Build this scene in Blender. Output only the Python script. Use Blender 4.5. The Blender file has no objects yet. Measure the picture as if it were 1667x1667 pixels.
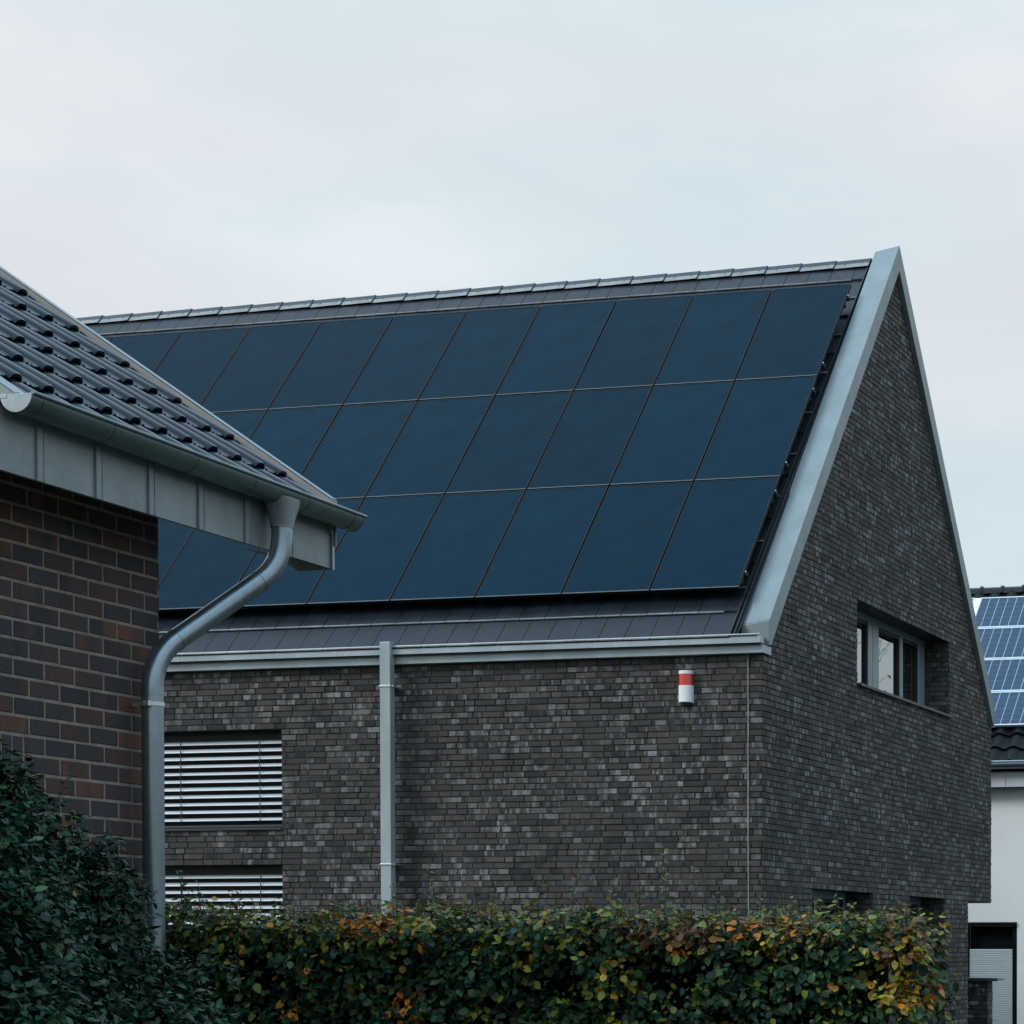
import bpy, math, random
import numpy as np
from mathutils import Vector, Matrix, noise

random.seed(7)
rng = np.random.default_rng(7)
scene = bpy.context.scene
col = scene.collection
R = math.radians
G = -1.6                      # ground level; the camera's eye is at z = 0


# ------------------------------------------------------------------ helpers
class MB:
    """collects faces for ONE mesh object"""
    def __init__(self):
        self.v, self.f, self.m, self.a = [], [], [], []

    def face(self, pts, mat=0, a=0.3):
        n = len(self.v)
        self.v += [tuple(p) for p in pts]
        self.f.append(tuple(range(n, n + len(pts))))
        self.m.append(mat)
        self.a.append(a)

    def box(self, x0, x1, y0, y1, z0, z1, mat=0, a=0.3):
        self.hexa([(x0, y0, z0), (x1, y0, z0), (x1, y1, z0), (x0, y1, z0),
                   (x0, y0, z1), (x1, y0, z1), (x1, y1, z1), (x0, y1, z1)], mat, a)

    def hexa(self, p, mat=0, a=0.3):
        n = len(self.v)
        self.v += [tuple(q) for q in p]
        for f in ((0, 3, 2, 1), (4, 5, 6, 7), (0, 1, 5, 4), (1, 2, 6, 5), (2, 3, 7, 6), (3, 0, 4, 7)):
            self.f.append(tuple(n + i for i in f))
            self.m.append(mat)
            self.a.append(a)

    def prism(self, poly, axis, a0, a1, mat=0, caps=True):
        """poly: 2-D outline in the two remaining axes, extruded along axis"""
        def P(u, w, t):
            return (t, u, w) if axis == 'x' else ((u, t, w) if axis == 'y' else (u, w, t))
        n, k = len(self.v), len(poly)
        self.v += [P(u, w, a0) for u, w in poly] + [P(u, w, a1) for u, w in poly]
        for i in range(k):
            j = (i + 1) % k
            self.f.append((n + i, n + j, n + k + j, n + k + i)); self.m.append(mat); self.a.append(.3)
        if caps:
            self.f.append(tuple(n + i for i in reversed(range(k)))); self.m.append(mat); self.a.append(.3)
            self.f.append(tuple(n + k + i for i in range(k))); self.m.append(mat); self.a.append(.3)

    def tube(self, path, rad, seg=20, mat=0, caps=True):
        path = [Vector(p) for p in path]
        rads = rad if isinstance(rad, (list, tuple)) else [rad] * len(path)
        t0 = (path[1] - path[0]).normalized()
        ref = Vector((0, 0, 1)) if abs(t0.z) < .9 else Vector((0, 1, 0))
        nrm = t0.cross(ref).normalized()
        n = len(self.v)
        for i, p in enumerate(path):
            if i == 0: t = t0
            elif i == len(path) - 1: t = (path[i] - path[i - 1]).normalized()
            else: t = ((path[i] - path[i - 1]).normalized() + (path[i + 1] - path[i]).normalized()).normalized()
            nrm = (nrm - t * nrm.dot(t)).normalized()
            b = t.cross(nrm)
            for s in range(seg):
                an = 2 * math.pi * s / seg
                self.v.append(tuple(p + (nrm * math.cos(an) + b * math.sin(an)) * rads[i]))
        for i in range(len(path) - 1):
            for s in range(seg):
                s2 = (s + 1) % seg
                self.f.append((n + i * seg + s, n + i * seg + s2, n + (i + 1) * seg + s2, n + (i + 1) * seg + s))
                self.m.append(mat); self.a.append(.3)
        if caps:
            self.f.append(tuple(n + s for s in reversed(range(seg)))); self.m.append(mat); self.a.append(.3)
            e = n + (len(path) - 1) * seg
            self.f.append(tuple(e + s for s in range(seg))); self.m.append(mat); self.a.append(.3)

    def build(self, name, mats, parent=None, smooth=False, bevel=0, origin=None):
        me = bpy.data.meshes.new(name)
        me.from_pydata(self.v, [], self.f)
        mats = mats if isinstance(mats, (list, tuple)) else [mats]
        for m in mats: me.materials.append(m)
        me.polygons.foreach_set('material_index', self.m)
        at = me.attributes.new('rnd', 'FLOAT', 'FACE')
        at.data.foreach_set('value', self.a)
        me.update()
        o = bpy.data.objects.new(name, me)
        col.objects.link(o)
        if parent is not None:
            o.parent = parent
            if parent.type == 'EMPTY':
                o.matrix_parent_inverse = Matrix.Translation(-Vector(parent.location))
        if smooth:
            me.polygons.foreach_set('use_smooth', [True] * len(me.polygons))
            md = o.modifiers.new('split', 'EDGE_SPLIT'); md.split_angle = R(38)
        if bevel:
            b = o.modifiers.new('bevel', 'BEVEL'); b.width = bevel; b.segments = 2
            b.limit_method = 'ANGLE'; b.angle_limit = R(50)
        return o


def thing(name, loc, label, cat, group=None):
    o = bpy.data.objects.new(name, None)
    o.location = loc
    o.empty_display_size = .2
    col.objects.link(o)
    tag(o, label, cat, group)
    return o


def tag(o, label=None, cat=None, group=None, kind=None):
    if label: o['label'] = label
    if cat: o['category'] = cat
    if group: o['group'] = group
    if kind: o['kind'] = kind
    return o


# ------------------------------------------------------------------ materials
def newmat(name):
    m = bpy.data.materials.new(name)
    m.use_nodes = True
    nt = m.node_tree
    b = nt.nodes['Principled BSDF']
    return m, nt, b


def ramp(nt, stops, interp='LINEAR'):
    r = nt.nodes.new('ShaderNodeValToRGB')
    r.color_ramp.interpolation = interp
    e = r.color_ramp.elements
    while len(e) < len(stops): e.new(0.5)
    for i, (p, c) in enumerate(stops):
        e[i].position = p
        e[i].color = (*c, 1) if len(c) == 3 else c
    return r


def tex_noise(nt, scale, detail=4, rough=.55, mapscale=None, coord='Object', loc=None):
    tc = nt.nodes.new('ShaderNodeTexCoord')
    n = nt.nodes.new('ShaderNodeTexNoise')
    n.inputs['Scale'].default_value = scale
    n.inputs['Detail'].default_value = detail
    n.inputs['Roughness'].default_value = rough
    mp = nt.nodes.new('ShaderNodeMapping')
    if mapscale: mp.inputs['Scale'].default_value = mapscale
    if loc: mp.inputs['Location'].default_value = loc
    nt.links.new(tc.outputs[coord], mp.inputs['Vector'])
    nt.links.new(mp.outputs['Vector'], n.inputs['Vector'])
    return n


def mixc(nt, fac, a, b, mode='MIX'):
    m = nt.nodes.new('ShaderNodeMix')
    m.data_type = 'RGBA'
    m.blend_type = mode
    for sock, val in ((0, fac), (6, a), (7, b)):
        if hasattr(val, 'links') or isinstance(val, bpy.types.NodeSocket):
            nt.links.new(val, m.inputs[sock])
        else:
            m.inputs[sock].default_value = val if sock == 0 else (*val, 1)
    return m.outputs[2]


def bump(nt, bsdf, height, strength=.3, dist=.01):
    b = nt.nodes.new('ShaderNodeBump')
    b.inputs['Strength'].default_value = strength
    b.inputs['Distance'].default_value = dist
    nt.links.new(height, b.inputs['Height'])
    nt.links.new(b.outputs['Normal'], bsdf.inputs['Normal'])


def simple(name, colr, rough=.5, metal=0., var=.15, scale=6, bumps=.0, spec=.5, streak=False):
    m, nt, b = newmat(name)
    n = tex_noise(nt, scale, 5, .6, mapscale=(1, 1, .25) if streak else None)
    r = ramp(nt, [(.3, tuple(c * (1 - var) for c in colr)), (.7, tuple(min(1, c * (1 + var)) for c in colr))])
    nt.links.new(n.outputs['Fac'], r.inputs['Fac'])
    ng = tex_noise(nt, scale * 11, 6, .75)
    rg = ramp(nt, [(.3, (1 - var * .6,) * 3), (.7, (1 + var * .6,) * 3)])
    nt.links.new(ng.outputs['Fac'], rg.inputs['Fac'])
    nt.links.new(mixc(nt, 1, r.outputs['Color'], rg.outputs['Color'], 'MULTIPLY'), b.inputs['Base Color'])
    b.inputs['Roughness'].default_value = rough
    b.inputs['Metallic'].default_value = metal
    b.inputs['Specular IOR Level'].default_value = spec
    r2 = nt.nodes.new('ShaderNodeMapRange')
    n2 = tex_noise(nt, scale * 5, 4, .6)
    r2.inputs['To Min'].default_value = max(.02, rough - .1)
    r2.inputs['To Max'].default_value = min(1, rough + .12)
    nt.links.new(n2.outputs['Fac'], r2.inputs['Value'])
    nt.links.new(r2.outputs['Result'], b.inputs['Roughness'])
    if bumps: bump(nt, b, n2.outputs['Fac'], bumps, .003)
    return m


def brick_mat(name, stops, patch, patch_amt, streak_scale, tint, noise_amt=.5):
    """every brick takes a base colour from its own random value; pale firing marks cross some bricks"""
    m, nt, b = newmat(name)
    at = nt.nodes.new('ShaderNodeAttribute'); at.attribute_name = 'rnd'
    r = ramp(nt, stops, 'CONSTANT' if len(stops) > 6 else 'LINEAR')
    nt.links.new(at.outputs['Fac'], r.inputs['Fac'])
    # second colour for part of the brick
    sh = nt.nodes.new('ShaderNodeMath'); sh.operation = 'MULTIPLY_ADD'
    sh.inputs[1].default_value = 7.31; sh.inputs[2].default_value = .13
    nt.links.new(at.outputs['Fac'], sh.inputs[0])
    fr = nt.nodes.new('ShaderNodeMath'); fr.operation = 'FRACT'
    nt.links.new(sh.outputs[0], fr.inputs[0])
    r2 = ramp(nt, stops)
    nt.links.new(fr.outputs[0], r2.inputs['Fac'])
    def shift(nd):
        cb = nt.nodes.new('ShaderNodeCombineXYZ')
        ml = nt.nodes.new('ShaderNodeMath'); ml.operation = 'MULTIPLY'; ml.inputs[1].default_value = 97.
        nt.links.new(at.outputs['Fac'], ml.inputs[0])
        for i_ in range(3): nt.links.new(ml.outputs[0], cb.inputs[i_])
        nt.links.new(cb.outputs[0], nd.inputs['Vector'].links[0].from_node.inputs['Location'])
        return nd
    n1 = shift(tex_noise(nt, 1, 2, .5, mapscale=streak_scale))
    k1 = ramp(nt, [(.46, (0, 0, 0)), (.56, (1, 1, 1))])
    nt.links.new(n1.outputs['Fac'], k1.inputs['Fac'])
    c = mixc(nt, k1.outputs['Color'], r.outputs['Color'], r2.outputs['Color'])
    # pale patches: vertical streaks, only on bricks whose second random is high
    n2 = shift(tex_noise(nt, 1, 3, .55, mapscale=tuple(s * 1.45 for s in streak_scale)))
    k2 = ramp(nt, [(.5, (0, 0, 0)), (.62, (1, 1, 1))])
    nt.links.new(n2.outputs['Fac'], k2.inputs['Fac'])
    gate = ramp(nt, [(1 - patch_amt, (0, 0, 0)), (1 - patch_amt + .05, (.75, .75, .75)), (1, (1, 1, 1))])
    nt.links.new(fr.outputs[0], gate.inputs['Fac'])
    g2 = nt.nodes.new('ShaderNodeMath'); g2.operation = 'MULTIPLY'
    nt.links.new(k2.outputs['Color'], g2.inputs[0]); nt.links.new(gate.outputs['Color'], g2.inputs[1])
    n5 = tex_noise(nt, 1.1, 3, .6, loc=(9, 2, 4))
    k5 = ramp(nt, [(.38, (.25, .25, .25)), (.62, (1, 1, 1))])
    nt.links.new(n5.outputs['Fac'], k5.inputs['Fac'])
    g3 = nt.nodes.new('ShaderNodeMath'); g3.operation = 'MULTIPLY'
    nt.links.new(g2.outputs[0], g3.inputs[0]); nt.links.new(k5.outputs['Color'], g3.inputs[1])
    c = mixc(nt, g3.outputs[0], c, patch)
    n3 = tex_noise(nt, 60, 5, .7)
    k3 = ramp(nt, [(.3, (1 - noise_amt,) * 3), (.7, (1 + noise_amt * .5,) * 3)])
    nt.links.new(n3.outputs['Fac'], k3.inputs['Fac'])
    c = mixc(nt, 1, c, k3.outputs['Color'], 'MULTIPLY')
    n4 = tex_noise(nt, .8, 4, .6)
    k4 = ramp(nt, [(.3, tuple(.78 * t for t in tint)), (.7, tuple(1.12 * t for t in tint))])
    nt.links.new(n4.outputs['Fac'], k4.inputs['Fac'])
    c = mixc(nt, 1, c, k4.outputs['Color'], 'MULTIPLY')
    nt.links.new(c, b.inputs['Base Color'])
    b.inputs['Roughness'].default_value = .75
    b.inputs['Specular IOR Level'].default_value = .35
    bump(nt, b, n3.outputs['Fac'], .5, .004)
    return m


M = {}
grey = lambda v, t=(1, 1, 1): tuple(v * k for k in t)
M['brick'] = brick_mat('dark_brick',
    [(0, (.020, .023, .027)), (.2, (.045, .043, .042)), (.5, (.068, .061, .056)), (.75, (.090, .081, .075)), (.9, (.034, .042, .050)), (1, (.18, .175, .17))],
    (.285, .285, .295), .50, (8.5, 8.5, 2.5), (1, 1, 1))
M['mortar'] = simple('dark_mortar', (.050, .048, .046), .9, var=.7, scale=1.6, bumps=.5, spec=.2)
M['redbrick'] = brick_mat('red_brick',
    [(0, (.036, .037, .046)), (.3, (.050, .044, .050)), (.5, (.085, .046, .040)), (.68, (.068, .048, .050)), (.8, (.052, .052, .066)), (.9, (.14, .060, .040)), (1, (.16, .08, .052))],
    (.045, .045, .05), .2, (6, 6, 1.5), (1, 1, 1), .35)
M['mortar2'] = simple('grey_mortar', (.235, .20, .175), .9, var=.25, scale=12, bumps=.6, spec=.2)
M['zinc'] = simple('pale_zinc', (.36, .42, .455), .45, .25, var=.16, scale=3, bumps=.05, streak=True)
M['coping'] = simple('coping_zinc', (.205, .258, .280), .45, .25, var=.12, scale=3, bumps=.05, streak=True)
M['zinc_fascia'] = simple('weathered_zinc', (.22, .262, .285), .48, .35, var=.14, scale=3, bumps=.06)
M['zinc_dark'] = simple('dark_zinc', (.185, .235, .26), .34, .9, var=.16, scale=3, bumps=.06)
M['pipe'] = simple('zinc_pipe', (.25, .31, .35), .32, .9, var=.17, scale=2.5, bumps=.04, streak=True)
M['steel'] = simple('bright_steel', (.60, .66, .68), .28, .8, var=.05)
M['black'] = simple('black_metal', (.018, .020, .023), .45, .2, var=.2)
M['dark'] = simple('dark_grey_metal', (.035, .042, .047), .4, .3, var=.2)
M['tile_glint'] = simple('painted_tile_glint', (.15, .165, .175), .45, 0, var=.5, scale=1.2, bumps=.12)  # pale nose facets paint in the sky's reflection along each tile
M['tile'] = simple('anthracite_tile', (.009, .014, .021), .36, 0, var=.4, scale=4, bumps=.14, spec=.28)
M['black_tile'] = simple('black_pantile', (.0025, .004, .006), .5, 0, var=.3, spec=.15)
M['tile_left'] = simple('glazed_roof_tile', (.003, .011, .022), .20, 0, var=.3, scale=8, bumps=0, spec=.36)
M['flange'] = simple('ridge_flange', (.24, .26, .265), .5, 0, var=.2, scale=5, bumps=.12)
M['ridge'] = simple('ridge_tile', (.030, .042, .056), .5, 0, var=.2, scale=5, bumps=.12)
M['render'] = simple('white_render', (.86, .88, .87), .85, 0, var=.03, scale=1.2, bumps=.3)
M['fascia_white'] = simple('pale_fascia', (.60, .64, .66), .6, 0, var=.04)
M['shutter'] = simple('pale_shutter', (.48, .56, .58), .5, 0, var=.04)
M['frame'] = simple('grey_window_frame', (.23, .30, .35), .4, .2, var=.06)
M['verge_inner'] = simple('beige_verge', (.30, .29, .27), .55, .1, var=.12)
M['white'] = simple('white_plastic', (.80, .82, .83), .35, 0, var=.02)
M['slat'] = simple('pale_slat', (.44, .50, .53), .42, .1, var=.03, scale=1.5)
M['caulk'] = simple('pale_joint', (.24, .225, .20), .8, 0, var=.25, scale=14)
M['core_shade'] = simple('dark_core', (.006, .009, .007), .95, var=.4, spec=.05)  # near-black fill that paints the shade inside hedge and shrub
M['wood'] = simple('dark_twigs', (.035, .028, .02), .8, var=.3, scale=20)
M['bark'] = simple('grey_bark', (.09, .08, .07), .8, var=.3, scale=20)

m, nt, b = newmat('red_lens')
b.inputs['Base Color'].default_value = (.62, .035, .02, 1)
b.inputs['Roughness'].default_value = .12
b.inputs['Coat Weight'].default_value = .6
M['red'] = m

m, nt, b = newmat('window_glass')
b.inputs['Base Color'].default_value = (.004, .008, .009, 1)
b.inputs['Roughness'].default_value = .015
b.inputs['IOR'].default_value = 5.0
n = tex_noise(nt, 1.3, 2, .5)
bump(nt, b, n.outputs['Fac'], .06, .02)
M['glass'] = m

# anti-reflective all-black module: very dark blue with a soft sheen
m, nt, b = newmat('solar_glass')
n = tex_noise(nt, 2.2, 4, .6)
r = ramp(nt, [(.3, (.0004, .0130, .0275)), (.7, (.0007, .0205, .0400))])
nt.links.new(n.outputs['Fac'], r.inputs['Fac'])
oi = nt.nodes.new('ShaderNodeObjectInfo')
mr_ = nt.nodes.new('ShaderNodeMapRange'); mr_.inputs['To Min'].default_value = .88; mr_.inputs['To Max'].default_value = 1.10
nt.links.new(oi.outputs['Random'], mr_.inputs['Value'])
gn = tex_noise(nt, 240, 3, .8)
gr = ramp(nt, [(.3, (.68, .68, .68)), (.7, (1.32, 1.32, 1.32))])
nt.links.new(gn.outputs['Fac'], gr.inputs['Fac'])
c_ = mixc(nt, 1, r.outputs['Color'], gr.outputs['Color'], 'MULTIPLY')
vm = nt.nodes.new('ShaderNodeVectorMath'); vm.operation = 'SCALE'
nt.links.new(c_, vm.inputs[0]); nt.links.new(mr_.outputs[0], vm.inputs['Scale'])
nt.links.new(vm.outputs[0], b.inputs['Base Color'])
b.inputs['Roughness'].default_value = .38
b.inputs['IOR'].default_value = 1.18
b.inputs['Specular IOR Level'].default_value = .3
b.inputs['Specular Tint'].default_value = (.55, .8, 1, 1)
n2 = tex_noise(nt, 160, 2, .7)
bump(nt, b, n2.outputs['Fac'], .25, .002)
M['solar'] = m

# polycrystalline cells with white grid lines, for the neighbour's roof
m, nt, b = newmat('solar_cells')
tc = nt.nodes.new('ShaderNodeTexCoord')
sep = nt.nodes.new('ShaderNodeSeparateXYZ')
nt.links.new(tc.outputs['UV'], sep.inputs[0])


def grid_line(nt, sock, period, width):
    a = nt.nodes.new('ShaderNodeMath'); a.operation = 'DIVIDE'; a.inputs[1].default_value = period
    nt.links.new(sock, a.inputs[0])
    f = nt.nodes.new('ShaderNodeMath'); f.operation = 'FRACT'; nt.links.new(a.outputs[0], f.inputs[0])
    l = nt.nodes.new('ShaderNodeMath'); l.operation = 'LESS_THAN'; l.inputs[1].default_value = width / period
    nt.links.new(f.outputs[0], l.inputs[0])
    return l.outputs[0]


gu = grid_line(nt, sep.outputs['X'], .163, .011)
gv = grid_line(nt, sep.outputs['Y'], .163, .007)
n = tex_noise(nt, 9, 3, .7)
r = ramp(nt, [(.3, (.011, .036, .085)), (.7, (.020, .055, .115))])
nt.links.new(n.outputs['Fac'], r.inputs['Fac'])
gv2 = nt.nodes.new('ShaderNodeMath'); gv2.operation = 'MULTIPLY'; gv2.inputs[1].default_value = .45
nt.links.new(gv, gv2.inputs[0])
c = mixc(nt, gv2.outputs[0], r.outputs['Color'], (.18, .24, .33))
c = mixc(nt, gu, c, (.30, .38, .46))
nt.links.new(c, b.inputs['Base Color'])
b.inputs['Roughness'].default_value = .28
b.inputs['Specular IOR Level'].default_value = .25
M['cells'] = m


def leaf_mat(name, rough=.42, trans=.18):
    m, nt, b = newmat(name)
    at = nt.nodes.new('ShaderNodeAttribute'); at.attribute_name = 'leafcol'
    n = tex_noise(nt, 70, 3, .6)
    k = ramp(nt, [(.3, (.75, .75, .75)), (.7, (1.2, 1.2, 1.2))])
    nt.links.new(n.outputs['Fac'], k.inputs['Fac'])
    c = mixc(nt, 1, at.outputs['Color'], k.outputs['Color'], 'MULTIPLY')
    nt.links.new(c, b.inputs['Base Color'])
    b.inputs['Roughness'].default_value = rough
    b.inputs['Specular IOR Level'].default_value = .22
    tr = nt.nodes.new('ShaderNodeBsdfTranslucent')
    nt.links.new(c, tr.inputs['Color'])
    mx = nt.nodes.new('ShaderNodeMixShader'); mx.inputs[0].default_value = trans
    nt.links.new(b.outputs[0], mx.inputs[1]); nt.links.new(tr.outputs[0], mx.inputs[2])
    nt.links.new(mx.outputs[0], nt.nodes['Material Output'].inputs['Surface'])
    return m


M['leaf'] = leaf_mat('hedge_leaf')
M['leaf2'] = leaf_mat('shrub_leaf', .38, .12)


# ------------------------------------------------------------------ brick walls
def subtract(iv, holes):
    out = [iv]
    for h0, h1 in holes:
        nxt = []
        for a, c in out:
            if h1 <= a or h0 >= c: nxt.append((a, c)); continue
            if h0 > a: nxt.append((a, h0))
            if h1 < c: nxt.append((h1, c))
        out = nxt
    return [(a, c) for a, c in out if c - a > .02]


def brick_wall(mb, P, z0, z1, span, openings, length, course, joint, phase=0., bond='wild', recess=.010, mat=0, skip=None):
    """P(u, z, d): point on the wall at horizontal u, height z, d outwards. span(z) -> (u0, u1)"""
    k = math.floor((z0 - phase) / course)
    while phase + k * course < z1:
        za = max(phase + k * course + joint / 2, z0)
        zb = min(phase + (k + 1) * course - joint / 2, z1)
        k += 1
        if zb - za < .012: continue
        zm = (za + zb) / 2
        u0, u1 = span(zm)
        if u1 - u0 < .05: continue
        holes = [(o[0], o[1]) for o in openings if o[2] < zm < o[3]]
        for a, c in subtract((u0, u1), holes):
            if bond == 'wild':
                u = a - random.random() * length
            else:
                u = a - ((a - (u1 + (0.5 if k % 2 else 0) * (length + joint))) % (length + joint)) - 1e-6
                u = u if u <= a else u - (length + joint)
            while u < c:
                L = length
                if bond == 'wild' and random.random() < .38: L = (length - joint) / 2
                ua, ub = max(u, a), min(u + L, c)
                u += L + joint
                if ub - ua < .02: continue
                if skip and skip((ua + ub) / 2, zm): continue
                d = random.uniform(-recess * .33, recess * .33)
                dd = random.uniform(-.0012, .0012)
                e = .003
                val = random.random()
                n = len(mb.v)
                jz = random.uniform(-.001, .001)
                mb.v += [P(ua, za + jz, -recess), P(ub, za + jz, -recess), P(ub, zb + jz, -recess), P(ua, zb + jz, -recess),
                         P(ua + e, za + e + jz, d), P(ub - e, za + e + jz, d + dd), P(ub - e, zb - e + jz, d + dd), P(ua + e, zb - e + jz, d)]
                for f in ((4, 5, 6, 7), (0, 1, 5, 4), (1, 2, 6, 5), (2, 3, 7, 6), (3, 0, 4, 7)):
                    mb.f.append(tuple(n + i for i in f)); mb.m.append(mat); mb.a.append(val)


def wall_sheet(mb, P, cuts, bottom, top, openings, d, mat=1):
    """the mortar plane, cut into strips round the openings"""
    us = sorted(set(cuts + [o[0] for o in openings] + [o[1] for o in openings]))
    for a, c in zip(us, us[1:]):
        if c - a < 1e-4: continue
        m_ = (a + c) / 2
        z = bottom(m_)
        for o in sorted([o for o in openings if o[0] < m_ < o[1]], key=lambda o: o[2]):
            if o[2] > z: mb.face([P(a, z, d), P(c, z, d), P(c, o[2], d), P(a, o[2], d)], mat)
            z = o[3]
        mb.face([P(a, z, d), P(c, z, d), P(c, top(c), d), P(a, top(a), d)], mat)


def reveal(mb, P, o, depth, mat=1):
    u0, u1, z0, z1 = o
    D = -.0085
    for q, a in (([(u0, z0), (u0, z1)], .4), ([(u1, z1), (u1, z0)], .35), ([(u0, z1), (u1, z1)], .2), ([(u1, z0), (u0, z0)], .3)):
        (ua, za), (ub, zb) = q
        mb.face([P(ua, za, D), P(ub, zb, D), P(ub, zb, -depth), P(ua, za, -depth)], 2 if a == .2 else mat, a)  # head of the opening is black to paint in the lintel's shade


# ------------------------------------------------------------------ the brick house
HL = -14.0            # left end of the house
YB = 10.3             # depth
YM = 5.14             # ridge
house = thing('brick_house', (-7, 5, G), 'dark brick house with a steep tall gable and a roof covered in solar panels', 'house')
tile_z = lambda y: 3.497 + 1.0195 * y
Pf = lambda u, z, d: (u, -d, z)
Pg = lambda u, z, d: (d, u, z)

winA = (-7.95, -5.745, 1.36, 2.50)
winB = (-7.95, -5.745, -.30, .97)
mb = MB()
brick_wall(mb, Pf, G, 3.26, lambda z: (HL, 0.0), [winA, winB], .24, .0667, .0095, phase=.031)
wall_sheet(mb, Pf, [HL, 0.], lambda u: G, lambda u: 3.30, [winA, winB], -.0085)
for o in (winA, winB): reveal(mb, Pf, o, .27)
mb.build('front_wall', [M['brick'], M['mortar'], M['black']], house)

gz = lambda y: (3.30 + 1.044 * (y - .05)) if y < YM + .02 else (3.30 + 1.044 * (2 * (YM + .02) - y - .05))
gwin = (3.51, 7.87, 3.20, 4.265)
go1 = (1.72, 4.16, -1.30, .71)
go2 = (5.83, 7.65, -1.30, .71)
yl = 8.915
mb = MB()


def gspan(z):
    if z < .70: return (0, yl)
    if z < 3.20: return (0, YB)
    o = max(0, (z - 3.25) / 1.044)
    return (o, 2 * (YM + .02) - o)


brick_wall(mb, Pg, G, 8.75, gspan, [gwin, go1, go2], .24, .0667, .0095, phase=.031)
wall_sheet(mb, Pg, [0, .05, YM + .02, yl, YB], lambda u: G if u < yl else .69, lambda u: gz(max(.05, min(u, YB))), [gwin, go1, go2], -.0085)
for o in (gwin, go1, go2):
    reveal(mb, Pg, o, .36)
    Pj = lambda u, z, d, yy=o[1]: (u, yy - .008 - d, z)
    brick_wall(mb, Pj, o[2], o[3], lambda z: (-.34, -.010), [], .24, .0667, .0095, phase=.031)
mb.build('gable_wall', [M['brick'], M['mortar'], M['black']], house)

mb = MB()                                   # rear and left walls, underside of the overhanging upper floor
mb.face([(-.0085, YB, .69), (HL, YB, .69), (HL, YB, 3.3), (-.0085, YB, 3.3)], 0)
mb.face([(-.0085, yl, .69), (-.0085, YB, .69), (HL, YB, .69), (HL, yl, .69)], 0)
mb.face([(-.0085, yl, G), (HL, yl, G), (HL, yl, .69), (-.0085, yl, .69)], 0)
mb.face([(HL, 0, G), (HL, YB, G), (HL, YB, 3.3), (HL, YM, 8.6), (HL, 0, 3.3)], 0)
mb.build('rear_wall', M['brick'], house)

# expansion joint near the corner
mb = MB()
z = G
while z < 3.18:
    zz = min(z + random.uniform(.25, .6), 3.18)
    w = random.uniform(.0055, .0075); dx = random.uniform(-.002, .002)
    mb.box(-.160 - w + dx, -.160 + w + dx, -.0085, .002, z, zz - .001)
    z = zz
mb.build('expansion_joint', M['caulk'], house)


# --- roof tiles: flat interlocking tiles, half bond
def slope_pt(y, x, off):
    c = 1 / math.sqrt(1 + 1.0195 ** 2)
    return (x, y - off * 1.0195 * c, tile_z(y) + off * c)


def mirror_y(p): return (p[0], 2 * YM - p[1], p[2])


mb = MB()
cl = .293                                    # course length measured along y
y0 = -.155
TW = .3005
k = 0
while y0 + k * cl < YM - .02:
    ya = y0 + k * cl
    yb = min(ya + cl + .03, YM)
    x = -.325 - (TW / 2 if k % 2 else 0)
    first = True
    while x > HL:
        xa = x - TW + .005
        xb = x - .002
        lift = random.uniform(-.0015, .0015)
        tl = random.uniform(-.001, .001)
        p = []
        for off in (.002, None):
            o1 = (.024 + lift) if off is None else .0015
            o2 = (.001) if off is None else -.012
            p += [slope_pt(ya, xa, o1), slope_pt(ya, xb, o1 + tl), slope_pt(yb, xb, o2 + tl), slope_pt(yb, xa, o2)]
        a_ = random.random()
        # soft rounded nose: split the top near the lower edge
        ylip = ya + .012
        top = [slope_pt(ylip, xa, .0245 + lift), slope_pt(ylip, xb, .0245 + lift + tl), p[6], p[7]]
        mb.face(top, 0, a_)
        mid = [slope_pt(ya + .003, xa, .0215 + lift), slope_pt(ya + .003, xb, .0215 + lift)]
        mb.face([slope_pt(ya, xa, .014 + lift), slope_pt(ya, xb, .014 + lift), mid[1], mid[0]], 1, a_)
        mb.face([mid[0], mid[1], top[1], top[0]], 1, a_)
        mb.face([p[0], p[1], slope_pt(ya, xb, .014 + lift), slope_pt(ya, xa, .014 + lift)], 0, a_)
        mb.face([p[1], p[2], p[6], top[1], slope_pt(ya, xb, .014 + lift)], 0, a_)
        mb.face([p[0], slope_pt(ya, xa, .014 + lift), top[0], p[7], p[3]], 0, a_)
        x -= TW
        if first and k % 2:
            pass
        first = False
    if k % 2:                                # half tile closing the staggered course
        xa, xb = -.325 - TW / 2 + .003, -.327
        top = [slope_pt(ya + .012, xa, .0245), slope_pt(ya + .012, xb, .0245), slope_pt(yb, xb, .001), slope_pt(yb, xa, .001)]
        mb.face(top)
        mb.face([slope_pt(ya, xa, .001), slope_pt(ya, xb, .001), top[1], top[0]])
    k += 1
# underlay and rear slope
mb.face([slope_pt(-.13, HL, -.012), slope_pt(-.13, -.24, -.012), slope_pt(YM, -.24, -.012), slope_pt(YM, HL, -.012)])
q = [slope_pt(-.13, HL, .01), slope_pt(-.13, -.24, .01), slope_pt(YM, -.24, .01), slope_pt(YM, HL, .01)]
mb.face([mirror_y(p) for p in reversed(q)])
mb.build('tiled_roof', [M['tile'], M['tile_glint']], house)

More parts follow.
